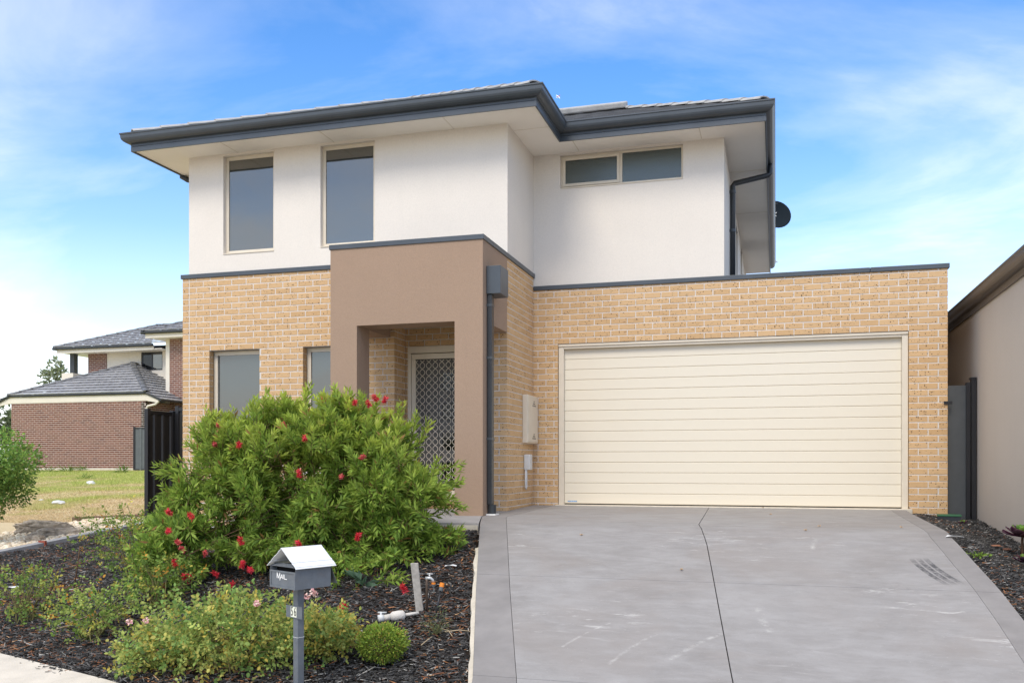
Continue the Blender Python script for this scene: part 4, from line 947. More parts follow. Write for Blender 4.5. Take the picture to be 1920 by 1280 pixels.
mb = MB(); mb.prism([pc - e1 * (PW + .0012) - e2 * (PW + .0012) + UP * (zj - C.z), pc + e1 * (PW + .0012) - e2 * (PW + .0012) + UP * (zj - C.z), pc + e1 * (PW + .0012) + e2 * (PW + .0012) + UP * (zj - C.z), pc - e1 * (PW + .0012) + e2 * (PW + .0012) + UP * (zj - C.z)], (0, 0, .003)); mb.build('post_seam', M['plastic_grey'], post)
zp0, zp1 = at(561, 1160, 5.9).z, at(561, 1137, 5.9).z
mb = MB(); q_ = pc - e2 * (PW + .004) + e1 * .006
mb.prism([q_ - e1 * .088 + UP * (zp0 - C.z), q_ + e1 * .088 + UP * (zp0 - C.z), q_ + e1 * .088 - e2 * .003 + UP * (zp0 - C.z), q_ - e1 * .088 - e2 * .003 + UP * (zp0 - C.z)], (0, 0, zp1 - zp0)); plate = mb.build('number_plate', M['lb_grey'], lb)
mb = MB(); s0, s1 = -.028, .034; q2 = q_ - e2 * .0035 
mb.prism([q2 + e1 * -.030 + UP * (zp0 - C.z + .006), q2 + e1 * .034 + UP * (zp0 - C.z + .006), q2 + e1 * .034 - e2 * .0008 + UP * (zp0 - C.z + .006), q2 - e1 * .030 - e2 * .0008 + UP * (zp0 - C.z + .006)], (0, 0, zp1 - zp0 - .012)); stk = mb.build('sticker', plain('pale_sticker', (.75, .76, .62), .5, var=.03), plate)
def text_mesh(txt, size, origin, xdir, zdir, mat, parent, name, sx=1.0, ext=.0006):
    cu = bpy.data.curves.new('t', 'FONT'); cu.body = txt; cu.size = size; cu.extrude = ext; cu.align_x = 'CENTER'; cu.align_y = 'CENTER'
    to = bpy.data.objects.new('t', cu); me = bpy.data.meshes.new_from_object(to); bpy.data.objects.remove(to); bpy.data.curves.remove(cu)
    x = Vector(xdir).normalized(); z = Vector(zdir).normalized(); n = x.cross(z)
    for v in me.vertices: v.co = Vector(origin) + x * (v.co.x * sx) + z * v.co.y - n * (-v.co.z)
    me.materials.clear(); me.materials.append(mat); me.name = name
    return link(bpy.data.objects.new(name, me), parent)
M['ink'] = plain('black_ink', (.015, .015, .015), .6)
for i, ch_ in enumerate('56'):
    text_mesh(ch_, .085, q2 - e2 * .0016 + e1 * (.018 - i * .034 + .001) + UP * ((zp0 + zp1) / 2 - C.z), -e1, UP, M['ink'], stk, 'numeral', sx=.56)
# MAIL in thin raised strokes: tall M, small capitals after it
mb = MB(); org = C + e1 * (W_ * .72) - e2 * .0012 + UP * .062
def stroke(x0_, z0_, x1_, z1_, wd=.0058):
    p0 = org - e1 * x0_ + UP * z0_; p1 = org - e1 * x1_ + UP * z1_; t_ = (p1 - p0).normalized(); n_ = t_.cross(e2).normalized() * (wd / 2)
    mb.prism([p0 - n_, p1 - n_, p1 + n_, p0 + n_], -e2 * .001)
k_ = .80
for s_ in ((0, 0, 0, .048), (0, .048, .020, 0), (.020, 0, .040, .048), (.040, .048, .040, -.016), (.040, -.012, .066, .034), (.066, .034, .078, 0), (.052, .010, .076, .010), (.088, 0, .088, .036), (.102, 0, .102, .036), (.102, 0, .138, 0)):
    stroke(*[v * k_ for v in s_])
mb.build('lettering', M['white_paint'], box_o)

# ------------------------------------------------------------------ vegetation helpers
def unit(a): return a / np.maximum(np.linalg.norm(a, axis=-1, keepdims=True), 1e-9)
def leaves(name, P, D, Ln, Wd, cols, mat, parent, shape='lance', curl=.12, rng=RNG):
    n = len(P); D = unit(D); r = unit(rng.normal(size=(n, 3))); r[:, 2] += .9
    S = unit(np.cross(D, r)); Nn = np.cross(S, D); Ln = np.asarray(Ln)[:, None]; Wd = np.asarray(Wd)[:, None]
    if shape == 'lance':
        c = [P, P + D * Ln * .45 - S * Wd * .5 + Nn * Wd * .18, P + D * Ln * .5, P + D * Ln * .45 + S * Wd * .5 + Nn * Wd * .18, P + D * Ln - Nn * Ln * curl]
        F = np.array([(0, 2, 1), (0, 3, 2), (1, 2, 4), (2, 3, 4)])
    else:
        c = [P, P + D * Ln * .3 - S * Wd * .45 + Nn * Wd * .12, P + D * Ln * .3 + S * Wd * .45 + Nn * Wd * .12, P + D * Ln * .68 - S * Wd * .42 + Nn * Wd * .08, P + D * Ln * .68 + S * Wd * .42 + Nn * Wd * .08, P + D * Ln - Nn * Ln * curl]
        F = np.array([(0, 2, 1), (1, 2, 3), (2, 4, 3), (3, 4, 5)])
    k = len(c); V = np.stack(c, 1).reshape(-1, 3); Fc = (F[None] + (np.arange(n) * k)[:, None, None]).reshape(-1, 3)
    return np_mesh(name, V, Fc, mat, parent, np.repeat(cols, k, 0))
def pick(cols, weights, n, rng=RNG, var=.2):
    c = np.array(cols)[rng.choice(len(cols), n, p=np.array(weights) / sum(weights))]
    return np.clip(c * (1 + rng.normal(size=(n, 1)) * var), .005, 1)
def lobe_points(lobes, n, rng=RNG, rmin=.55, up=.0):
    wts = np.array([l[1][0] * l[1][2] for l in lobes]); idx = rng.choice(len(lobes), n, p=wts / wts.sum())
    d = unit(rng.normal(size=(n, 3)) + np.array([0, 0, up])); c = np.array([l[0] for l in lobes])[idx]; rad = np.array([l[1] for l in lobes])[idx]
    rr = rmin + (1 - rmin) * rng.random((n, 1)) ** .6
    return c + d * rad * rr, d

# ------------------------------------------------------------------ bottlebrush shrub
def world_lobe(px, py, d, rx, ry, rz): p = at(px, py, d); return ((p.x, p.y, p.z), (rx, ry, rz))
bb_c = at(590, 1045, 9.5); bz = float(zbed(bb_c.x, bb_c.y))
bb = thing('bottlebrush_shrub', 'large bottlebrush shrub with red flower brushes in front of the porch', 'shrub', (bb_c.x, bb_c.y, bz))
LOB = [world_lobe(590, 895, 9.6, 1.08, 1.0, .86), world_lobe(450, 890, 9.5, .62, .6, .52), world_lobe(700, 905, 9.4, .78, .7, .62), world_lobe(765, 950, 9.1, .36, .5, .36), world_lobe(650, 810, 9.4, .48, .5, .34), world_lobe(590, 1010, 9.2, 1.15, 1.0, .50),
       world_lobe(395, 990, 9.2, .72, .7, .48), world_lobe(720, 1010, 8.9, .55, .6, .42), world_lobe(350, 1045, 8.9, .42, .5, .28), world_lobe(640, 1075, 8.5, .55, .5, .24), world_lobe(570, 795, 9.5, .42, .45, .36)]
rng = np.random.default_rng(11)
NT = 2500
sub_c, sub_d = lobe_points(LOB, 140, rng, .55, .05)
SUB = [(tuple(c_), (r_, r_, r_ * .85)) for c_, r_ in zip(sub_c, rng.uniform(.20, .38, 140))]
ta, oa = lobe_points(SUB, int(NT * .8), rng, .55, .35); tb, ob = lobe_points(LOB, NT - int(NT * .8), rng, .3, .1)
tips = np.concatenate([ta, tb]); od = np.concatenate([oa, ob])
tips[:, 2] = np.maximum(tips[:, 2], zbed(tips[:, 0], tips[:, 1]) + .10)
# long shoots at the outline
extra = [(292, 872, 9.3, (-.9, 0, .15)), (300, 895, 9.3, (-.95, -.1, -.05)), (320, 858, 9.3, (-.8, .1, .3)), (868, 888, 9.2, (.9, 0, .35)), (858, 905, 9.2, (.95, -.1, .1)), (862, 948, 9.1, (1, -.1, 0)), (570, 728, 9.5, (.05, 0, 1)), (480, 758, 9.4, (-.1, 0, 1)),
         (500, 745, 9.4, (.1, 0, 1)), (655, 742, 9.4, (.1, 0, 1)), (745, 760, 9.4, (.2, 0, 1)), (385, 790, 9.4, (-.4, 0, .9)), (405, 770, 9.4, (-.2, 0, 1)), (815, 1040, 8.7, (.8, -.2, -.2)), (830, 1010, 8.8, (.9, 0, -.1)), (800, 790, 9.3, (.5, 0, .8)), (700, 1120, 8.3, (.3, -.5, -.3)), (752, 1096, 8.05, (.6, -.5, -.1)), (725, 1095, 8.2, (.5, -.4, 0)), (648, 1128, 7.95, (.1, -.7, -.1)), (670, 1105, 8.2, (.1, -.6, 0)), (340, 920, 9.3, (-.9, -.1, 0)), (310, 1000, 9.2, (-.8, -.3, .1)), (365, 810, 9.4, (-.6, 0, .7)), (620, 735, 9.4, (0, 0, 1)), (530, 745, 9.4, (-.1, 0, 1)), (710, 745, 9.4, (.1, 0, 1)), (780, 775, 9.3, (.3, 0, .9)), (440, 770, 9.4, (-.2, 0, 1)), (640, 1130, 8.2, (0, -.6, -.3)), (330, 1095, 8.7, (-.5, -.4, -.1))]
et = np.array([tuple(at(a, b_, d)) for a, b_, d, _ in extra]); ed_ = np.array([e[3] for e in extra], float)
et = np.repeat(et, 3, 0) + rng.normal(size=(len(et) * 3, 3)) * .035; ed_ = unit(np.repeat(ed_, 3, 0) + rng.normal(size=(len(ed_) * 3, 3)) * .12)
upv = np.array([0, 0, 1.0])
td = unit(od * .8 + upv * (.55 * np.clip((tips[:, 2:3] + .1) / 1.0, -.5, 1)) + rng.normal(size=(NT, 3)) * .28)
tips = np.concatenate([tips, et]); td = np.concatenate([td, ed_]); NT = len(tips)
tl = rng.uniform(.16, .30, NT); tl[-len(et):] = rng.uniform(.30, .5, len(et)); root = tips - td * tl[:, None] - upv * (.10 * tl[:, None])
K_ = 26
s = np.linspace(.12, 1.0, K_)[None, :, None] + rng.normal(size=(NT, K_, 1)) * .02
ctrl = root + td * (tl * .5)[:, None] + upv * .02
Pn = ((1 - s) ** 2) * root[:, None] + 2 * s * (1 - s) * ctrl[:, None] + s * s * tips[:, None]
Tn = unit(2 * (1 - s) * (ctrl - root)[:, None] + 2 * s * (tips - ctrl)[:, None])
ga = (np.arange(K_) * 2.4)[None, :, None] + rng.random((NT, 1, 1)) * 6.28
A = unit(np.cross(Tn, rng.normal(size=(NT, 1, 3)) + np.zeros_like(Tn))); B = np.cross(Tn, A)
rad = A * np.cos(ga) + B * np.sin(ga)
spread = 1.05 - .55 * s
Dn_ = unit(Tn * (1.15 - spread * .5) + rad * spread + upv * .12)
cnt = NT * K_
hgt = np.clip((Pn[..., 2] - bz) / 1.9, 0, 1).reshape(-1)
outer = np.repeat(np.clip((s[..., 0] * np.ones((NT, K_))), 0, 1).reshape(-1), 1)
young = np.repeat(rng.random(NT) < .5, K_)
base = pick([(.25, .37, .06), (.16, .26, .045), (.34, .45, .08)], [4, 3, 3], cnt, rng, .16)
tipc = pick([(.62, .66, .10), (.52, .60, .09), (.66, .66, .16)], [3, 3, 1], cnt, rng, .12)
f_ = np.clip((hgt - .22) * 1.35, 0, 1) * np.clip(outer * 1.3 - .25, 0, 1) * np.where(young, 1.0, .45)
cols = base * (1 - f_[:, None]) + tipc * f_[:, None]
old = rng.random(cnt) < .018; cols[old] = (.35, .20, .07)
LL = rng.uniform(.070, .112, cnt) * (1 - .28 * (outer > .93)); WW = LL * rng.uniform(.22, .30, cnt)
leaves('foliage', Pn.reshape(-1, 3), Dn_.reshape(-1, 3), LL, WW, cols, M['leaf'], bb, 'lance', .06, rng)
# twigs and limbs
mb = MB()
base_pt = Vector((bb_c.x, bb_c.y, bz - .05))
limbs = []
for k in range(16):
    a_ = k * 2.4; r_ = .2 + .38 * ((k * .37) % 1); e_ = Vector((bb_c.x + math.cos(a_) * r_ * 1.2, bb_c.y + math.sin(a_) * r_, bz + .75 + .75 * ((k * .53) % 1) - .3 * r_))
    m1 = base_pt.lerp(e_, .45) + Vector((math.cos(a_) * .08, math.sin(a_) * .08, .12)); mb.tube([base_pt + Vector((math.cos(a_) * .05, math.sin(a_) * .05, 0)), m1, e_], [.02, .009, .004], 6); limbs.append((m1, e_))
    if k == 0: pass
mb.build('trunk', M['bark'], bb, True)
mb = MB()
lm_pts = np.array([tuple(a_.lerp(b_, t_)) for a_, b_ in limbs for t_ in (.2, .6, 1.0)])
for i in range(NT):
    mb.tube([root[i], ctrl[i], tips[i]], [.0034, .0026, .0016], 3, False)
    if i % 14 == 0:
        dd = np.linalg.norm(lm_pts - root[i], axis=1); q = lm_pts[dd.argmin()]; md_ = (q + root[i]) / 2 + np.array([0, 0, .04]); mb.tube([q, md_, root[i]], [.005, .004, .0034], 3, False)
mb.build('twigs', M['bark'], bb, True)
# flower brushes
FL = [(665, 755, 0), (690, 757, 0), (703, 746, 0), (722, 750, 0), (637, 748, 0), (607, 747, 0), (532, 797, 1), (572, 822, 0), (448, 834, 0), (403, 833, 1), (561, 888, 0), (640, 893, 1), (679, 857, 1), (317, 960, 0), (358, 967, 0), (316, 995, 0), (334, 1016, 1),
      (342, 1030, 1), (385, 1037, 1), (452, 1015, 0), (671, 1006, 0), (327, 1055, 0), (346, 1080, 0), (307, 1098, 0), (404, 1075, 0), (433, 1097, 0), (757, 1103, 0), (643, 1136, 0), (454, 1058, 0), (470, 1068, 0), (410, 797, 1), (352, 1084, 0), (560, 1020, 0)]
def surf(px, py, lobes, default):
    q = VR * (px - 960) / F_PX + VV + np.array([0, 0, (HOR - py) / F_PX]); best = None
    for c_, r_ in lobes:
        o_ = (np.array([0, 0, CAMZ]) - np.array(c_)) / np.array(r_); dq = q / np.array(r_); a_ = dq @ dq; b2 = o_ @ dq; c2 = o_ @ o_ - 1.0; ds = b2 * b2 - a_ * c2
        if ds > 0:
            t_ = (-b2 - math.sqrt(ds)) / a_
            if best is None or t_ < best: best = t_
    t_ = (best if best else default) - .06
    while True:                                   # stay above the bed
        p_ = q * t_ + np.array([0, 0, CAMZ])
        if p_[2] > float(zbed(p_[0], p_[1])) + .04 or t_ < 5: return p_
        t_ -= .05
frng = np.random.default_rng(3)
for (fx, fy, kind) in FL:
    p_ = surf(fx, fy, LOB, 9.0); n_ = 130; axd = unit(np.array([frng.normal() * .5, -.3 + frng.normal() * .4, .7 + frng.normal() * .4]))
    ln_ = .075 if not kind else .06; u_ = frng.random((n_, 1)) - .5; Pf = p_ + axd * u_ * ln_
    rd = unit(frng.normal(size=(n_, 3))); rd = unit(rd - axd * (rd @ axd)[:, None] * .7 + axd * .12)
    Lf = frng.uniform(.024, .042, n_) * (1 if not kind else .85)
    cf = pick([(.72, .04, .06), (.58, .02, .04), (.80, .12, .14)] if not kind else [(.70, .12, .13), (.62, .20, .14), (.55, .03, .05)], [4, 2, 2], n_, frng, .15)
    leaves('flower', Pf, rd, Lf, np.full(n_, .0075), cf, M['petal'], bb, 'lance', .02, frng)

# ------------------------------------------------------------------ rose bushes
def rose_bush(label, px, py, d, rx, ry, rz, n, palette, weights, canes=14, lsize=.026, seed=1, pinks=(), lift=.0, hollow=.35, name='rose_bush', cat='shrub', wild=.25):
    r = np.random.default_rng(seed); p = at(px, py, d); z0_ = float(zbed(p.x, p.y))
    rb = thing(name, label, cat, (p.x, p.y, z0_), None)
    nc = n // 7; c0 = np.array([p.x, p.y, z0_ + rz * .85 + lift])
    d_ = unit(r.normal(size=(nc, 3)) + np.array([0, 0, .25])); lump = 1 + .28 * np.sin(d_[:, :1] * 5 + seed) * np.cos(d_[:, 1:2] * 6 + seed * 2) 
    P = c0 + d_ * np.array([rx, ry, rz]) * (hollow + (1 - hollow) * r.random((nc, 1)) ** .55) * lump * (1 + wild * r.normal(size=(nc, 1)) * .5)
    P[:, 2] = np.maximum(P[:, 2], zbed(P[:, 0], P[:, 1]) + .035)
    ax = unit(d_ * .7 + r.normal(size=(nc, 3)) * .6 + np.array([0, 0, .25]))
    sd_ = unit(np.cross(ax, r.normal(size=(nc, 3)))); 
    offs = [(0.0, 1, .55), (0.0, -1, .55), (.35, 1, .8), (.35, -1, .8), (.7, 1, .9), (.7, -1, .9), (1.0, 0, 1.0)]
    PP = []; DD = []; SS = []
    for f_, sg, sz in offs:
        PP.append(P + ax * (f_ * lsize * 2.6)); DD.append(unit(ax * (.45 if sg else 1) + sd_ * sg * .9 + r.normal(size=(nc, 3)) * .2)); SS.append(np.full(nc, sz))
    PP = np.concatenate(PP); DD = np.concatenate(DD); SS = np.concatenate(SS) * lsize * r.uniform(.75, 1.25, len(PP))
    cc = np.tile(pick(palette, weights, nc, r, .15), (7, 1)) * (1 + r.normal(size=(len(PP), 1)) * .12)
    leaves('foliage', PP, DD, SS, SS * .72, np.clip(cc, .004, 1), M['leaf'], rb, 'broad', .1, r)
    mb = MB()
    for k in range(canes):
        e_ = P[r.integers(nc)]; b0 = np.array([p.x + r.normal() * rx * .12, p.y + r.normal() * ry * .12, z0_ - .02]); m_ = (b0 + e_) / 2 + np.array([0, 0, .25 * rz]); mb.tube([b0, m_, e_], [.006, .0045, .0025], 5, False)
    mb.build('canes', M['cane'], rb, True)
    for (fx, fy) in pinks:
        q = VR * (fx - 960) / F_PX + VV; dd = float(np.linalg.norm([p.x, p.y])) * .97; t_ = d - ry * .9; f_ = at(fx, fy, t_)
        if f_.z < float(zbed(f_.x, f_.y)) + .05: f_.z = float(zbed(f_.x, f_.y)) + .05
        nf = 26; du = unit(r.normal(size=(nf, 3))); leaves('flower', np.array(f_) + du * .012, du + r.normal(size=(nf, 3)) * .5, np.full(nf, .016), np.full(nf, .015), pick([(.85, .55, .52), (.88, .68, .62), (.80, .42, .45)], [3, 2, 2], nf, r, .08), M['petal'], rb, 'broad', .3, r)
    return rb
YG_ = [(.40, .45, .12), (.29, .39, .10), (.50, .46, .12), (.19, .31, .08), (.54, .43, .09)]
GR_ = [(.21, .32, .06), (.32, .40, .09), (.14, .23, .05), (.50, .45, .09), (.66, .34, .06)]
rose_bush('yellow green rose bush with pale pink blooms left of the letterbox post', 440, 1190, 6.6, .64, .50, .26, 8500, YG_, [4, 4, 2, 3, 1], 26, .034, 21, [(482, 1130), (243, 1165), (273, 1163)])
rose_bush('low yellow green rose clump touching the right of the letterbox post', 605, 1190, 6.7, .26, .30, .16, 3600, YG_, [4, 3, 3, 2, 2], 14, .033, 22, [(587, 1108), (591, 1112), (576, 1117)])
rose_bush('low spreading yellow green rose at the mulch edge near the footpath', 300, 1200, 6.7, .32, .32, .13, 3200, YG_, [4, 4, 2, 3, 1], 12, .032, 23)
rose_bush('sparse olive rose bush on black mulch beside fallen orange leaves', 175, 1140, 7.6, .42, .40, .22, 2100, GR_ + YG_[:2], [4, 3, 3, 2, 1, 3, 2], 26, .03, 24, hollow=.15)
rose_bush('straggly rose bush with yellowing tops beside the grey edging', 45, 1085, 8.4, .38, .4, .27, 1500, GR_ + [(.30, .34, .08)], [4, 4, 3, 1, .3, 3], 22, .032, 25, hollow=.2)
rose_bush('dark green rose bush with orange leaves left of the bottlebrush', 255, 1000, 9.9, .55, .5, .38, 3000, GR_, [5, 4, 4, 1.5, .6], 22, .034, 26)
rose_bush('leggy green rose under the red bottlebrush flowers on the left', 300, 1075, 8.3, .40, .4, .27, 1600, GR_, [5, 4, 4, 1.5, .5], 22, .031, 27, hollow=.2)
# clipped ball
def ball_bush():
    p = gp_(717, 1243); z0_ = float(zbed(p.x, p.y)); r = np.random.default_rng(5); n = 5200
    b_ = thing('box_shrub', 'small round clipped green shrub on the black mulch', 'shrub', (p.x, p.y, z0_))
    d_ = unit(r.normal(size=(n, 3)) + np.array([0, 0, .2])); lump = 1 + .06 * np.sin(d_[:, :1] * 9) * np.cos(d_[:, 2:3] * 8) + r.normal(size=(n, 1)) * .08
    P = np.array([p.x, p.y, z0_ + .14]) + d_ * np.array([.17, .17, .125]) * lump * (.72 + .28 * r.random((n, 1)) ** .5)
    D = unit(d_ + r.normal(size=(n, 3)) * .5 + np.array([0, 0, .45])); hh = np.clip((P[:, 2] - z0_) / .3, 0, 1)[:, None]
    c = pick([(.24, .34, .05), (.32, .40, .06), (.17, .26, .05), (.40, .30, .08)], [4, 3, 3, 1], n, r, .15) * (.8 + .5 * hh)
    leaves('foliage', P, D, r.uniform(.016, .028, n), r.uniform(.008, .012, n), c, M['leaf'], b_, 'broad', .1, r)
    mb = MB(); 
    for k in range(9): a_ = k * .7; mb.tube([(p.x, p.y, z0_ - .02), (p.x + .03 * math.cos(a_), p.y + .03 * math.sin(a_), z0_ + .06), (p.x + .1 * math.cos(a_), p.y + .1 * math.sin(a_), z0_ + .17)], [.008, .006, .003], 5, False)
    mb.build('stems', M['bark'], b_, True)
ball_bush()
# weeds
def weed(label, px, py, d, n, size, pal, seed, spread=.12, h=.12, name='weed', shape='lance', wr=.2):
    p = gp_(px, py); z0_ = float(zbed(p.x, p.y)); r = np.random.default_rng(seed); o_ = thing(name, label, 'plant', (p.x, p.y, z0_))
    d_ = unit(r.normal(size=(n, 3)) * np.array([1, 1, .4]) + np.array([0, 0, .7])); P = np.array([p.x, p.y, z0_ + .01]) + d_ * np.array([spread, spread, h]) * r.random((n, 1))
    leaves('foliage', P, unit(d_ + r.normal(size=(n, 3)) * .4), r.uniform(.6, 1.2, n) * size, r.uniform(.6, 1.2, n) * size * wr, pick(pal, [1] * len(pal), n, r, .15), M['leaf'], o_, shape, .15, r)
    mb = MB()
    for k in range(7): e_ = P[r.integers(n)]; mb.tube([(p.x, p.y, z0_ - .01), tuple((np.array([p.x, p.y, z0_]) + e_) / 2 + np.array([0, 0, .02])), tuple(e_)], [.003, .0025, .0015], 4, False)
    mb.build('stems', M['cane'], o_, True); return o_
weed('wispy grey green weed beside the driveway edge', 818, 1188, 6.85, 330, .032, [(.17, .20, .09), (.22, .24, .12), (.12, .16, .06)], 31, .13, .20, wr=.18)
th = weed('blue green thistle with lobed leaves under the bottlebrush', 680, 1100, 7.95, 20, .20, [(.10, .17, .10), (.13, .20, .13)], 32, .05, .06, name='thistle', wr=.32)
weed('bright green seedling clump at the right driveway edge', 1832, 1045, 9.15, 90, .028, [(.20, .33, .05), (.26, .38, .07)], 33, .14, .04, shape='broad', wr=.8)
weed('small green seedling at the foot of the side gate', 1826, 968, 12.2, 26, .03, [(.15, .33, .05)], 34, .06, .04, shape='broad', wr=.8)
weed('dry straw coloured grass tuft by the side gate', 1810, 962, 12.0, 40, .13, [(.36, .30, .16), (.25, .20, .10)], 35, .05, .05, name='grass_tuft', wr=.04)
for i, (px, py, d, sz) in enumerate(((92, 884, 32, .30), (128, 884, 32, .34), (154, 882, 33, .28), (230, 885, 31.5, .38), (161, 897, 26, .2))):
    weed(['grass tuft below the left end of the far red brick wall', 'larger grass tuft along the left half of the far red brick wall', 'small grass tuft below the middle of the far red brick wall', 'tallest grass tuft below the far red brick wall near the grey fence', 'dark weed tuft out in the grass before the far brick wall'][i], px, py, d, 60, sz, [(.12, .22, .04), (.16, .26, .05)], 40 + i, .22, .06, name='grass_tuft', wr=.08)['group'] = 'tufts along the far brick wall'
for i, (px, py, d, lab) in enumerate(((200, 985, 12.4, 'green weed growing out of the pebbles by the edging'), (172, 997, 11.9, 'low weed beside the grey edging and pebbles'), (235, 978, 12.8, 'spiky green weed at the end of the pebble strip'), (155, 975, 13.6, 'yellow green weed clump behind the basalt boulders'))):
    weed(lab, px, py, d, 110, .06, [(.13, .20, .05), (.20, .26, .06)], 50 + i, .14 if i != 3 else .3, .09, wr=.25)

# dark aeonium at the right edge
def aeonium(label, px, py, d, rad, seed, nl=26, tall=.0):
    p = at(px, py, d); z0_ = float(zbed(p.x, p.y)); r = random.Random(seed); o_ = thing('aeonium', label, 'plant', (p.x, p.y, z0_)); top = p.z
    mb = MB(); mb.tube([(p.x, p.y, z0_ - .03), (p.x, p.y + .01, (z0_ + top) / 2), (p.x, p.y, top)], [.016, .013, .012], 8); mb.build('stem', M['bark'], o_, True)
    for k in range(nl):
        f_ = k / nl; a_ = k * 2.399; tilt = .15 + 1.15 * (1 - f_) ** .8; ln_ = rad * (1 - .55 * f_); wd_ = ln_ * .55
        dr = Vector((math.cos(a_), math.sin(a_), 0)); ax_ = (dr * math.sin(tilt) + UP * math.cos(tilt)).normalized(); sd_ = ax_.cross(UP).normalized() if ax_.cross(UP).length > .05 else Vector((1, 0, 0)); nn_ = sd_.cross(ax_)
        vs = []; K2 = 7
        for i in range(K2):
            t_ = i / (K2 - 1); wv_ = wd_ * (.28 + 1.35 * t_ - 1.30 * t_ ** 3.2) * .62; wv_ = max(wv_, .002) if i < K2 - 1 else .003; c_ = Vector((p.x, p.y, top + .02 * f_)) + ax_ * (ln_ * t_) + nn_ * (-.10 * ln_ * math.sin(t_ * 2.5))
            vs += [c_ - sd_ * wv_, c_ - nn_ * .006, c_ + sd_ * wv_]
        fs = [(3 * i + j, 3 * i + j + 1, 3 * i + j + 4, 3 * i + j + 3) for i in range(K2 - 1) for j in (0, 1)]
        ct = (.13, .055, .085) if f_ < .55 else (.22, .34, .07); m_ = MB(); cl_ = [tuple(x * r.uniform(.8, 1.25) for x in ct)]
        m_.add(vs, fs, cl_[0]); q_ = m_.build('leaf', M['leaf'], o_, True); sm_ = q_.modifiers.new('solid', 'SOLIDIFY'); sm_.thickness = .004
aeonium('purple and green aeonium rosette against the taupe wall', 1917, 1006, 8.75, .21, 1)
aeonium('small purple aeonium half hidden below the larger rosette', 1924, 1055, 8.4, .14, 2, 18)
aeonium('tiny dark succulent rosette in the mulch near the gate', 1806, 982, 11.2, .07, 3, 16)

# ------------------------------------------------------------------ trees
def tree(label, px, py, d, rx, rz, n, lsize, pal, seed, trunk_h, ground_z=None, name='tree', sub=9):
    p = at(px, py, d); r = np.random.default_rng(seed); gz_ = float(zbed(p.x, p.y)) if ground_z is None else ground_z
    t_ = thing(name, label, 'tree', (p.x, p.y, gz_))
    cl = []
    for k in range(sub): d_ = unit(r.normal(size=3) + np.array([0, 0, .2])); cl.append((np.array(p) + d_ * np.array([rx, rx, rz]) * (.35 + .5 * r.random()), np.array([rx, rx, rz]) * r.uniform(.28, .5)))
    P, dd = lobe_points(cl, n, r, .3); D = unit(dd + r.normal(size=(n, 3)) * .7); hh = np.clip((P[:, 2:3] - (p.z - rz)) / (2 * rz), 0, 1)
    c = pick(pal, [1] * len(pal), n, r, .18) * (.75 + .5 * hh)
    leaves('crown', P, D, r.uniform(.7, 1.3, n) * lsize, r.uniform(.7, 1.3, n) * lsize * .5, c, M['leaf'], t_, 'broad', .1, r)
    mb = MB(); tr = rx * .06; mb.tube([(p.x, p.y, gz_ - .2), (p.x + tr, p.y, (gz_ + p.z) / 2), tuple(p)], [tr * 1.3, tr, tr * .5], 8)
    for c_, _ in cl: mb.tube([(p.x, p.y, gz_ + (p.z - gz_) * .6), tuple((np.array(p) + c_) / 2 - np.array([0, 0, rz * .1])), tuple(c_)], [tr * .6, tr * .35, tr * .12], 5, False)
    mb.build('trunk', M['bark'], t_, True)
tree('leafy green young tree reaching in over the vacant grass lot', -30, 888, 12.6, .68, .60, 11000, .05, [(.20, .34, .07), (.14, .26, .06), (.28, .40, .08)], 61, 1.0, sub=16)
tree('small grey green gum tree behind the far balcony column', 103, 708, 62, .85, 1.25, 420, .30, [(.20, .24, .14), (.26, .28, .17)], 62, 4, .6, name='gum_tree', sub=10)
tree('dark olive tree beside the far red brick garage', -6, 800, 50, 1.3, 1.8, 1000, .28, [(.15, .19, .10), (.20, .23, .13)], 63, 3, .6, name='gum_tree', sub=10)

# ------------------------------------------------------------------ garden edging, boulders, pebbles, white rocks
mb = MB(); yy = np.linspace(6.6, 12.4, 50)
for i in range(49):
    y0, y1 = yy[i], yy[i + 1]; za, zb_ = float(zbed(EDGE_X, y0)), float(zbed(EDGE_X, y1)); 
    mb.add([(EDGE_X - .06, y0, za + .055), (EDGE_X + .06, y0, za + .05), (EDGE_X + .06, y1, zb_ + .05), (EDGE_X - .06, y1, zb_ + .055), (EDGE_X + .065, y0, za - .08), (EDGE_X + .065, y1, zb_ - .08), (EDGE_X - .065, y0, za - .08), (EDGE_X - .065, y1, zb_ - .08)], [(0, 1, 2, 3), (1, 4, 5, 2), (0, 3, 7, 6)])
edg = mb.build('garden_edging', M['concrete_edge']); tag(edg, 'grey concrete edging strip between mulch and cream pebbles', 'edging')
mb = MB(); e_ = at(86, 1022, 10.9); mb.obox((EDGE_X + .02, 10.14, float(zbed(EDGE_X, 10.14)) + .03), (.055, 0, 0), (0, .018, 0), (0, 0, .045)); tag(mb.build('marker_peg', plain('red_peg', (.30, .07, .04), .8, var=.2)), 'red brown peg set in the grey garden edging', 'peg')
mb = MB(); y0_ = 12.6
for i in range(14): 
    a_ = (-11.4 + i * .13, 12.75 + i * .10); z_ = float(zbed(*a_)); mb.obox((a_[0], a_[1], z_ + .02), (.07, .05, 0), (-.015, .02, 0), (0, 0, .035))
tag(mb.build('timber_edging', plain('old_timber', (.20, .13, .09), .9, var=.3, nscale=9)), 'old brown timber edging along the straw covered lot', 'edging')
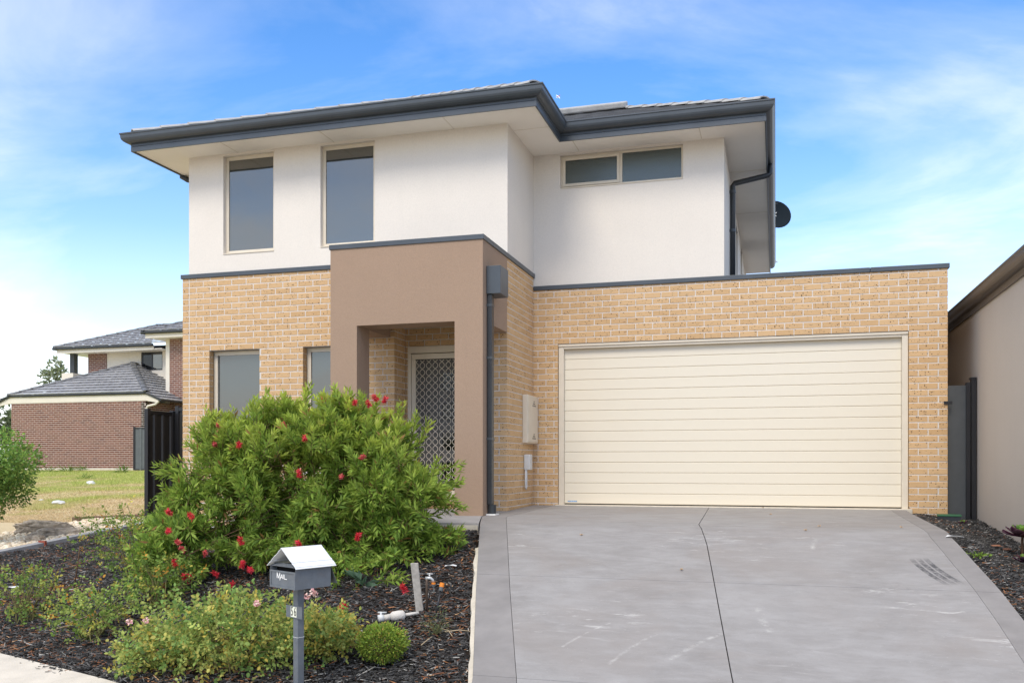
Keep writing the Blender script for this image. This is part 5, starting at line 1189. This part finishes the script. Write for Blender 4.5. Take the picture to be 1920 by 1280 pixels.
def boulder(label, px, py, d, ex_, ey_, ez_, rz, seed):
    p = gp_(px, py); p.z = float(zbed(p.x, p.y)) + ez_ * .5; bm = bmesh.new(); bmesh.ops.create_icosphere(bm, subdivisions=4, radius=1)
    for v in bm.verts:
        c = v.co.copy(); q = Vector([math.copysign(abs(k) ** .62, k) for k in c]) * .82
        q += Vector((1, 1, 1)).cross(c) * 0 + c * (.30 * mnoise.noise(c * 1.6 + Vector((seed, 0, 0))) + .16 * mnoise.noise(c * 5 + Vector((seed, 3, 0))) + .07 * mnoise.noise(c * 13)); v.co = Vector((q.x * ex_, q.y * ey_, q.z * ez_))
    me = bpy.data.meshes.new('boulder'); bm.to_mesh(me); bm.free(); me.materials.append(M['basalt']); o_ = bpy.data.objects.new('boulder', me); COL.objects.link(o_); o_.location = p; o_.rotation_euler = (R(4), 0, rz); WM[o_] = None
    tag(o_, label, 'boulder')
boulder('long brown basalt boulder lying at the edge of the pebbles', 80, 997, 12.6, .46, .15, .125, R(52), 1.3)
boulder('shorter pitted basalt boulder in front of the long one', 108, 1004, 11.95, .36, .12, .085, R(50), 5.1)
boulder('low dark basalt lump sunk in the cream pebbles', 66, 1015, 11.55, .14, .11, .08, R(20), 9.4)
rng = np.random.default_rng(77)
ico = bmesh.new(); bmesh.ops.create_icosphere(ico, subdivisions=1, radius=1); IV = np.array([v.co[:] for v in ico.verts]); IF = np.array([[v.index for v in f.verts] for f in ico.faces]); ico.free()
n = 7500; py_ = rng.uniform(6.8, 13.2, n); wdt = np.interp(py_, [6.8, 9, 11, 13.2], [1.4, 1.6, 1.5, 1.5]); px_ = EDGE_X - .07 - rng.random(n) ** 1.15 * wdt
szz = rng.uniform(.016, .042, n); V = IV[None] * (1 + rng.normal(size=(n, 12, 1)) * .13); V = V * np.stack([szz * rng.uniform(.9, 1.5, n), szz, szz * rng.uniform(.5, .8, n)], 1)[:, None, :]
a_ = rng.random(n) * 6.28; ca, sa = np.cos(a_)[:, None], np.sin(a_)[:, None]; V = np.stack([V[..., 0] * ca - V[..., 1] * sa, V[..., 0] * sa + V[..., 1] * ca, V[..., 2]], -1)
V += np.stack([px_, py_, zbed(px_, py_) - .02 + rng.uniform(0, .035, n)], 1)[:, None, :]
cc = pick([(.72, .60, .43), (.80, .70, .54), (.62, .46, .30), (.76, .65, .50)], [3, 3, 1.5, 2], n, rng, .1)
peb = np_mesh('pebbles', V.reshape(-1, 3), (IF[None] + (np.arange(n) * 12)[:, None, None]).reshape(-1, 3), M['stone'], None, np.repeat(cc, 12, 0), True); tag(peb, 'cream river pebbles strewn between edging and grass', 'pebbles', kind='stuff')
for i, (px, py, d, sz, lab) in enumerate(((171, 906, 21.5, .10, 'upright white rock standing in the green grass'), (109, 943, 15.2, .12, 'flat white rock lying in the straw coloured grass'), (77, 936, 16.2, .05, 'little white stone in the grass beside the young tree'))):
    p = gp_(px, py); bm = bmesh.new(); bmesh.ops.create_icosphere(bm, subdivisions=2, radius=sz)
    for v in bm.verts: v.co *= 1 + .35 * mnoise.noise(v.co * 14 + Vector((i, 0, 0)))
    for v in bm.verts: v.co.x *= 1.3; v.co.z *= (.75 if i == 0 else .4)
    me = bpy.data.meshes.new('rock'); bm.to_mesh(me); bm.free(); me.materials.append(M['plastic_grey']); o_ = bpy.data.objects.new('rock', me); COL.objects.link(o_); o_.location = (p.x, p.y, float(zbed(p.x, p.y)) - .03 + sz * .35); tag(o_, lab, 'rock')

# ------------------------------------------------------------------ grass in the vacant lot
rng = np.random.default_rng(8)
n = 150000; gy_ = 12.5 + 18.3 * rng.random(n) ** 1.35; gx_ = -10.9 - (gy_ - 10) * .95 * rng.random(n) * 1.0 - .12 * (gy_ - 12)
lo_x = np.array([nX(420, 1.0)]) * gy_; hi_x = nX(-80, 1.0) * gy_
gx_ = np.minimum(lo_x + (hi_x - lo_x) * rng.random(n), -10.7 + 0 * gy_)
patch = np.array([mnoise.noise((x * .45, y * .45, 0)) + .5 * mnoise.noise((x * 1.3, y * 1.3, 4)) for x, y in zip(gx_, gy_)])
gr = np.clip((patch + (gy_ - 19.5) * .085) * 1.6 + .5, 0, 1)
far_dry = np.clip((gy_ - 28.8) / 1.5, 0, 1); gr = gr * (1 - far_dry)
hgt = rng.uniform(.03, .075, n) * (.55 + .7 * gr); dirg = unit(np.stack([rng.normal(size=n) * .55, rng.normal(size=n) * .55, np.ones(n)], 1)); dirg[gr < .35] = unit(dirg[gr < .35] * np.array([1.6, 1.6, .5]))
sideg = unit(np.cross(dirg, rng.normal(size=(n, 3)))); Pg = np.stack([gx_, gy_, zbed(gx_, gy_) - .035], 1); wg = (.004 + .0006 * (gy_ - 12))[:, None]
V = np.stack([Pg - sideg * wg, Pg + sideg * wg, Pg + dirg * hgt[:, None]], 1).reshape(-1, 3)
cg = pick([(.64, .50, .29), (.72, .59, .36), (.55, .41, .22)], [1, 1, 1], n, rng, .15) * (1 - gr[:, None]) + pick([(.46, .52, .13), (.60, .58, .23), (.38, .45, .11)], [1, 1, 1], n, rng, .15) * gr[:, None]
gb = np_mesh('grass', V, np.arange(3 * n).reshape(-1, 3), M['grassblade'], None, np.repeat(cg, 3, 0)); tag(gb, 'patchy green and straw coloured grass on the vacant lot', 'grass', kind='stuff')

# ------------------------------------------------------------------ mulch beds
def bed_sheet():
    xs_ = np.linspace(EDGE_X, -1.9, 90); ys_ = np.linspace(4.4, 12.6, 100)
    X, Y = np.meshgrid(xs_, ys_); keep = (X < XL(Y) + .05); Z = zbed(X, Y) - .012 + .012 * np.sin(X * 7.1 + Y * 3) * np.cos(Y * 6.3)
    V = np.stack([X, Y, Z], -1).reshape(-1, 3); nx = 90; i, j = np.meshgrid(np.arange(89), np.arange(99)); a = (j * nx + i).ravel(); Fq = np.stack([a, a + 1, a + nx + 1, a + nx], 1)
    fy = np.interp(V[:, 0], [p[0] for p in sorted(fp[:5])], [p[1] for p in sorted(fp[:5])]); ok = keep.ravel() & (V[:, 1] > fy - .12)
    Fq = Fq[ok[Fq].all(1)]; return np_mesh('garden_bed', V, Fq, M['soil'], None, smooth=True)
tag(bed_sheet(), kind='structure')
gb2 = grid_sheet('garden_bed', np.linspace(1.55, 2.5, 10), np.linspace(3, 13.05, 60), lambda X, Y: zbed(X, Y) - .01, M['soil']); tag(gb2, kind='structure')
def mulch(name, label, X, Y, rng, big=1.0, brown=1.0):
    n = len(X); ln_ = rng.gamma(2.4, .0125, n) * big + .010; wd_ = rng.uniform(.0035, .010, n) * big; tk = rng.uniform(.0015, .0045, n)
    yaw = rng.random(n) * 6.28; d1 = np.stack([np.cos(yaw), np.sin(yaw), rng.normal(size=n) * .22], 1); d1 = unit(d1); d2 = unit(np.cross(np.stack([rng.normal(size=n) * .25, rng.normal(size=n) * .25, np.ones(n)], 1), d1)); d3 = np.cross(d1, d2)
    # slope of the bed
    Z = zbed(X, Y) + rng.uniform(-.006, .018, n) + .012 * np.sin(X * 7.1 + Y * 3) * np.cos(Y * 6.3) - .004
    C_ = np.stack([X, Y, Z], 1); e = lambda s1, s2, s3: C_ + d1 * (ln_ * .5 * s1)[:, None] + d2 * (wd_ * .5 * s2)[:, None] + d3 * (tk * .5 * s3)[:, None]
    tp = rng.uniform(.3, 1, n)
    V = np.stack([e(-1, -tp, 1), e(-1, tp, 1), e(1, tp, 1), e(1, -1, 1), e(-1, -tp, -1), e(-1, tp, -1), e(1, tp, -1), e(1, -1, -1)], 1)
    Fq = np.array([(0, 3, 2, 1), (0, 1, 5, 4), (1, 2, 6, 5), (2, 3, 7, 6), (3, 0, 4, 7)])
    ora = np.array([mnoise.noise((x * .9, y * .9, 7)) for x, y in zip(X, Y)])
    c = pick([(.024, .023, .022), (.042, .040, .038), (.085, .080, .075), (.18, .17, .16), (.40, .38, .34)], [4, 5, 3.2, 1.7, .40], n, rng, .25)
    k = rng.random(n) < np.clip(.085 + ora * .33, .02, .5) * brown; c[k] = pick([(.26, .10, .04), (.38, .17, .07), (.17, .07, .035), (.55, .33, .17)], [3, 2, 3, .7], int(k.sum()), rng, .2)
    o = np_mesh(name, V.reshape(-1, 3), (Fq[None] + (np.arange(n) * 8)[:, None, None]).reshape(-1, 4), M['chip'], None, np.repeat(c, 8, 0)); tag(o, label, 'mulch', kind='stuff')
rng = np.random.default_rng(5)
n = 170000; Y = 4.6 + 7.8 * rng.random(n) ** 1.35; X = EDGE_X + .05 + (XL(Y) - .02 - EDGE_X) * rng.random(n)
fyy = np.interp(X, [p[0] for p in sorted(fp[:5])], [p[1] for p in sorted(fp[:5])])
ok = (Y > fyy - .05 - .10 * rng.random(n) ** 2) & ~((X > -6.2) & (Y > 9.38)) & (X < XL(Y) - .04); d_ok = (960 + F_PX * (X * VR[0] + Y * VR[1]) / (X * VV[0] + Y * VV[1])); ok &= (d_ok > -120) & (Y < 11.55)
mulch('mulch', 'black bark mulch with brown chips around the front garden', X[ok], Y[ok], rng, 1.15)
n = 30000; Y = 6.5 + 6.5 * rng.random(n); X = XR(Y) + .0 + (2.49 - XR(Y)) * rng.random(n); mulch('mulch', 'black bark mulch between driveway and taupe wall', X, Y, rng, 1.15, .4)

# dry sticks and fallen leaves
def sticks(): 
    r = random.Random(4)
    for i, (px, py, d, ln_, a_) in enumerate(((120, 1180, 6.9, .22, .6), (165, 1160, 7.2, .30, 1.0), (430, 1240, 6.0, .3, 2.8), (800, 1205, 6.35, .16, 1.4), (838, 1190, 6.6, .18, 2.4), (860, 1188, 6.7, .22, .1))):
        p = gp_(px, py); z_ = float(zbed(p.x, p.y)) + .015; t_ = Vector((math.cos(a_), math.sin(a_), 0)) * ln_ / 2; q0 = Vector((p.x, p.y, z_)) - t_; q1 = Vector((p.x, p.y, z_)) + t_
        q0.z = float(zbed(q0.x, q0.y)) + .015; q1.z = float(zbed(q1.x, q1.y)) + .02; m_ = MB(); m_.tube([q0, (q0 + q1) / 2 + Vector((.01, .01, .012)), q1], [.004, .0035, .002], 5)
        tag(m_.build('dry_stick', plain('dry_stick_%d' % i, (.42, .32, .20), .9, var=.2)), ['short dry stick on mulch beside the pale footpath', 'longer dry stick on mulch below the sparse olive rose', 'dry stick in front of the large yellow green rose', 'short tan stick below the wispy weed', 'tan stick leaning out of the wispy weed', 'flat dry stick between the wispy weed and driveway edge'][i], 'stick', 'dry sticks on the mulch')
sticks()
mb = MB(); p0 = at(137, 1033, 10.3); 
for lab, pts in (('arching bare brown cane above the mulch by the edging', [(139, 1038, 9.6), (150, 1025, 9.6), (165, 1020, 9.7), (190, 1016, 9.8)]), ('long bare cane curving over the mulch between two roses', [(80, 1072, 8.6), (110, 1066, 8.6), (140, 1063, 8.7), (172, 1068, 8.8)])):
    P_ = [at(*q) for q in pts]; P_[0].z = float(zbed(P_[0].x, P_[0].y)) - .01; m_ = MB(); m_.tube(P_, [.007, .006, .005, .004], 6); tag(m_.build('bare_cane', M['bark'], None, True), lab, 'cane')
def scrap(label, px, py, z_off, d, w_, h_, a_, col, name='paper_scrap', cat='litter'):
    p = gp_(px, py); z_ = (float(zdrive(p.y)) if z_off is None else float(zbed(p.x, p.y)) + z_off) + .006; m_ = MB(); vs = []; r = random.Random(px)
    for j in range(3):
        for i in range(4):
            u = (i / 3 - .5) * w_; v = (j / 2 - .5) * h_; vs.append((p.x + u * math.cos(a_) - v * math.sin(a_), p.y + u * math.sin(a_) + v * math.cos(a_), z_ + r.uniform(0, .018)))
    m_.add(vs, [(j * 4 + i, j * 4 + i + 1, j * 4 + i + 5, j * 4 + i + 4) for j in range(2) for i in range(3)]); o_ = m_.build(name, plain(name + str(px), col, .8, var=.05)); sdm = o_.modifiers.new('solid', 'SOLIDIFY'); sdm.thickness = .002; tag(o_, label, cat)
scrap('crumpled white paper scrap on mulch near the tap stake', 845, 1065, .012, 7.95, .11, .04, .2, (.78, .77, .76))
scrap('white paper slip lying at the right driveway edge', 1790, 1022, None, 9.55, .15, .05, -.5, (.72, .71, .69))
scrap('small white litter piece under the straggly rose by the edging', 26, 1108, .03, 8.0, .10, .05, .7, (.8, .8, .8))
scrap('shrivelled rust brown leaf on the right mulch bed', 1868, 1030, .02, 9.1, .11, .09, .3, (.30, .13, .07), 'dead_leaf', 'leaf')
scrap('curled rust coloured leaf beside the aeonium', 1888, 1036, .02, 8.95, .10, .07, 1.3, (.26, .11, .06), 'dead_leaf', 'leaf')
CR = ['dry leaf crumb near the garage threshold right of the centre joint', 'pale leaf crumb just below the garage threshold crumb', 'tan leaf crumb near the right driveway border and mulch', 'leaf crumb midway between centre joint and right border', 'lone leaf crumb on the left driveway slab', 'leaf crumb lying beside the crossing of the driveway joints', 'smaller leaf crumb beside the one midway to the right border']
for i, (px, py, d) in enumerate(((1430, 962, 11.9), (1445, 975, 11.0), (1690, 1002, 9.4), (1536, 1000, 9.6), (1090, 1016, 9.2), (1278, 1084, 7.75), (1510, 1008, 9.3))):
    scrap(CR[i], px, py, None, d, .03, .02, i, (.45, .30, .17), 'leaf_crumb', 'leaf')
for o_ in list(COL.objects):
    if o_.name.startswith('leaf_crumb'): o_['group'] = 'leaf crumbs on the driveway'

# ------------------------------------------------------------------ tap stake, pipe fitting, hose risers, valve box
p = gp_(790, 1147); z0_ = float(zbed(p.x, p.y)); top = at(777, 1055, dep(p)); st = thing('tap_stake', 'weathered timber stake holding an old garden tap', 'stake', (p.x, p.y, z0_))
mb = MB(); ax_ = (top - Vector((p.x, p.y, z0_ - .1))); sx_ = Vector((VR[0], VR[1], 0)) * .031; sy_ = Vector((VV[0], VV[1], 0)) * .022; c_ = (top + Vector((p.x, p.y, z0_ - .1))) / 2; mb.obox(c_, sx_, sy_, ax_ / 2); mb.build('stake', M['timber'], st, bevel=.004)
tp = at(800, 1083, dep(p) - .03); mb = MB(); rr0 = Vector((VR[0], VR[1], 0))
mb.tube([Vector((p.x, p.y, z0_)) + rr0 * .045, tp + rr0 * .0 - UP * .02, tp], .010, 8); mb.build('riser_pipe', plain('copper_pipe', (.22, .16, .12), .5, .5, .6), st, True)
mb = MB(); mb.tube([tp - rr0 * .01, tp + rr0 * .03, tp + rr0 * .05 - UP * .015, tp + rr0 * .055 - UP * .035], [.012, .014, .011, .010], 10); mb.tube([tp + rr0 * .022, tp + rr0 * .024 + UP * .03], .007, 8); mb.obox(tp + rr0 * .026 + UP * .034, rr0 * .026, Vector((VV[0], VV[1], 0)) * .006, UP * .005); tap = mb.build('tap', plain('tap_metal', (.55, .55, .53), .4, .5, .5, var=.2, nscale=40), st, True)
q_ = tp + rr0 * .056 - UP * .038; orange = plain('orange_plastic', (.80, .24, .02), .5, var=.05); hose_c = plain('hose_connector_grey', (.12, .13, .13), .6)
mb = MB(); mb.tube([q_, q_ - UP * .012], .017, 12); mb.build('connector_ring', orange, st); mb = MB(); mb.tube([q_ - UP * .012, q_ - UP * .032], [.016, .012], 12); mb.build('connector', hose_c, st)
mb = MB(); mb.tube([q_ - UP * .032, q_ - UP * .075 + rr0 * .005], .007, 8); mb.build('hose_tail', hose_c, st)
h1 = gp_(815, 1155); h2 = at(828, 1098, dep(h1) + .05); hz = float(zbed(h1.x, h1.y)); hr = thing('hose_riser', 'black garden hose end with an orange connector rising from the mulch', 'hose', (h1.x, h1.y, hz))
mb = MB(); mb.tube([Vector((h1.x, h1.y, hz - .03)), h1.lerp(h2, .35) + rr0 * .005, h1.lerp(h2, .85)], .0085, 8); mb.build('hose', M['black_steel'], hr, True); dr_ = (h2 - h1).normalized()
b0 = h1.lerp(h2, .85); mb = MB(); mb.tube([b0, b0 + dr_ * .03], .017, 12); mb.build('connector', hose_c, hr); mb = MB(); mb.tube([b0 + dr_ * .03, b0 + dr_ * .065], .019, 12); mb.build('orange_cap', orange, hr)
f0 = gp_(709, 1168); f1 = gp_(785, 1153); z_ = float(zbed(f0.x, f0.y)) + .035; pf_ = thing('pipe_fitting', 'white cloth wrapped pipe fitting lying in the mulch', 'pipe', (f0.x, f0.y, z_ - .035)); f0.z = z_; f1.z = float(zbed(f1.x, f1.y)) + .02
wp = plain('dirty_white', (.62, .58, .52), .85, var=.12, nscale=25, bscale=60, bstr=.8, bdist=.01)
mb = MB(); mb.tube([f0.lerp(f1, .30), f0.lerp(f1, .36), f0.lerp(f1, .5), f0.lerp(f1, .62), f0.lerp(f1, .66)], [.026, .040, .043, .040, .022], 14); mb.build('wrapped_body', wp, pf_, True)
mb = MB(); mb.tube([f0.lerp(f1, .64), f1], .014, 10); mb.build('pipe', wp, pf_, True); mb = MB(); mb.tube([f0.lerp(f1, .12), f0.lerp(f1, .31)], .026, 12); mb.build('collar', wp, pf_, True)
mb = MB(); mb.tube([f0, f0.lerp(f1, .13)], .030, 12); mb.tube([f0.lerp(f1, .07), f0.lerp(f1, .07) + UP * .045], .009, 8); mb.obox(f0.lerp(f1, .10) + UP * .045, rr0 * .035, Vector((VV[0], VV[1], 0)) * .008, UP * .005); mb.build('valve', M['plastic_grey'], pf_, True)
vb = at(1772, 962, 12.35); vz = float(zbed(2.12, 12.72)); v_ = thing('valve_box', 'small green lidded valve box at the foot of the garage corner', 'valve box', (2.12, 12.72, vz))
mb = MB(); mb.prism([(1.98, 12.62, vz - .05), (2.24, 12.58, vz - .05), (2.27, 12.80, vz - .05), (2.01, 12.84, vz - .05)], (0, 0, .10)); mb.build('box', M['steel_d'], v_); mb = MB(); mb.prism([(1.97, 12.61, vz + .051), (2.25, 12.57, vz + .051), (2.28, 12.81, vz + .051), (2.0, 12.85, vz + .051)], (0, 0, .02)); mb.build('lid', plain('green_plastic', (.035, .14, .06), .5), v_, bevel=.004)

# ------------------------------------------------------------------ airliner far off in the sky
c_ = at(1047, 181, 5600); aF = Vector((VR[0], VR[1], 0)) * .72 + Vector((VV[0], VV[1], 0)) * .35 + UP * .62; aF.normalize(); aW = aF.cross(Vector((VV[0], VV[1], -.25)).normalized()).normalized()
pl = thing('airliner', 'tiny red and white airliner high in the blue sky', 'aeroplane', c_)
mb = MB(); mb.tube([c_ - aF * 17, c_ - aF * 13, c_ + aF * 12, c_ + aF * 17], [.6, 2.0, 2.0, .4], 10); mb.build('fuselage', plain('red_paint', (.45, .06, .04), .5), pl, True)
nW = aF.cross(aW).normalized()
for s_ in (-1, 1):
    mb = MB(); mb.prism([c_ + aF * 4, c_ - aF * 4, c_ - aF * 6 + aW * 17 * s_, c_ - aF * 3.5 + aW * 17 * s_], nW * .6); mb.build('wing', M['white_paint'], pl)
    mb = MB(); mb.prism([c_ - aF * 12, c_ - aF * 16, c_ - aF * 17.5 + aW * 6.5 * s_, c_ - aF * 15.5 + aW * 6.5 * s_], nW * .5); mb.build('tailplane', M['white_paint'], pl)
mb = MB(); mb.prism([c_ - aF * 11, c_ - aF * 16, c_ - aF * 18 + nW * 6, c_ - aF * 16 + nW * 6], aW * .4); mb.build('fin', M['white_paint'], pl)
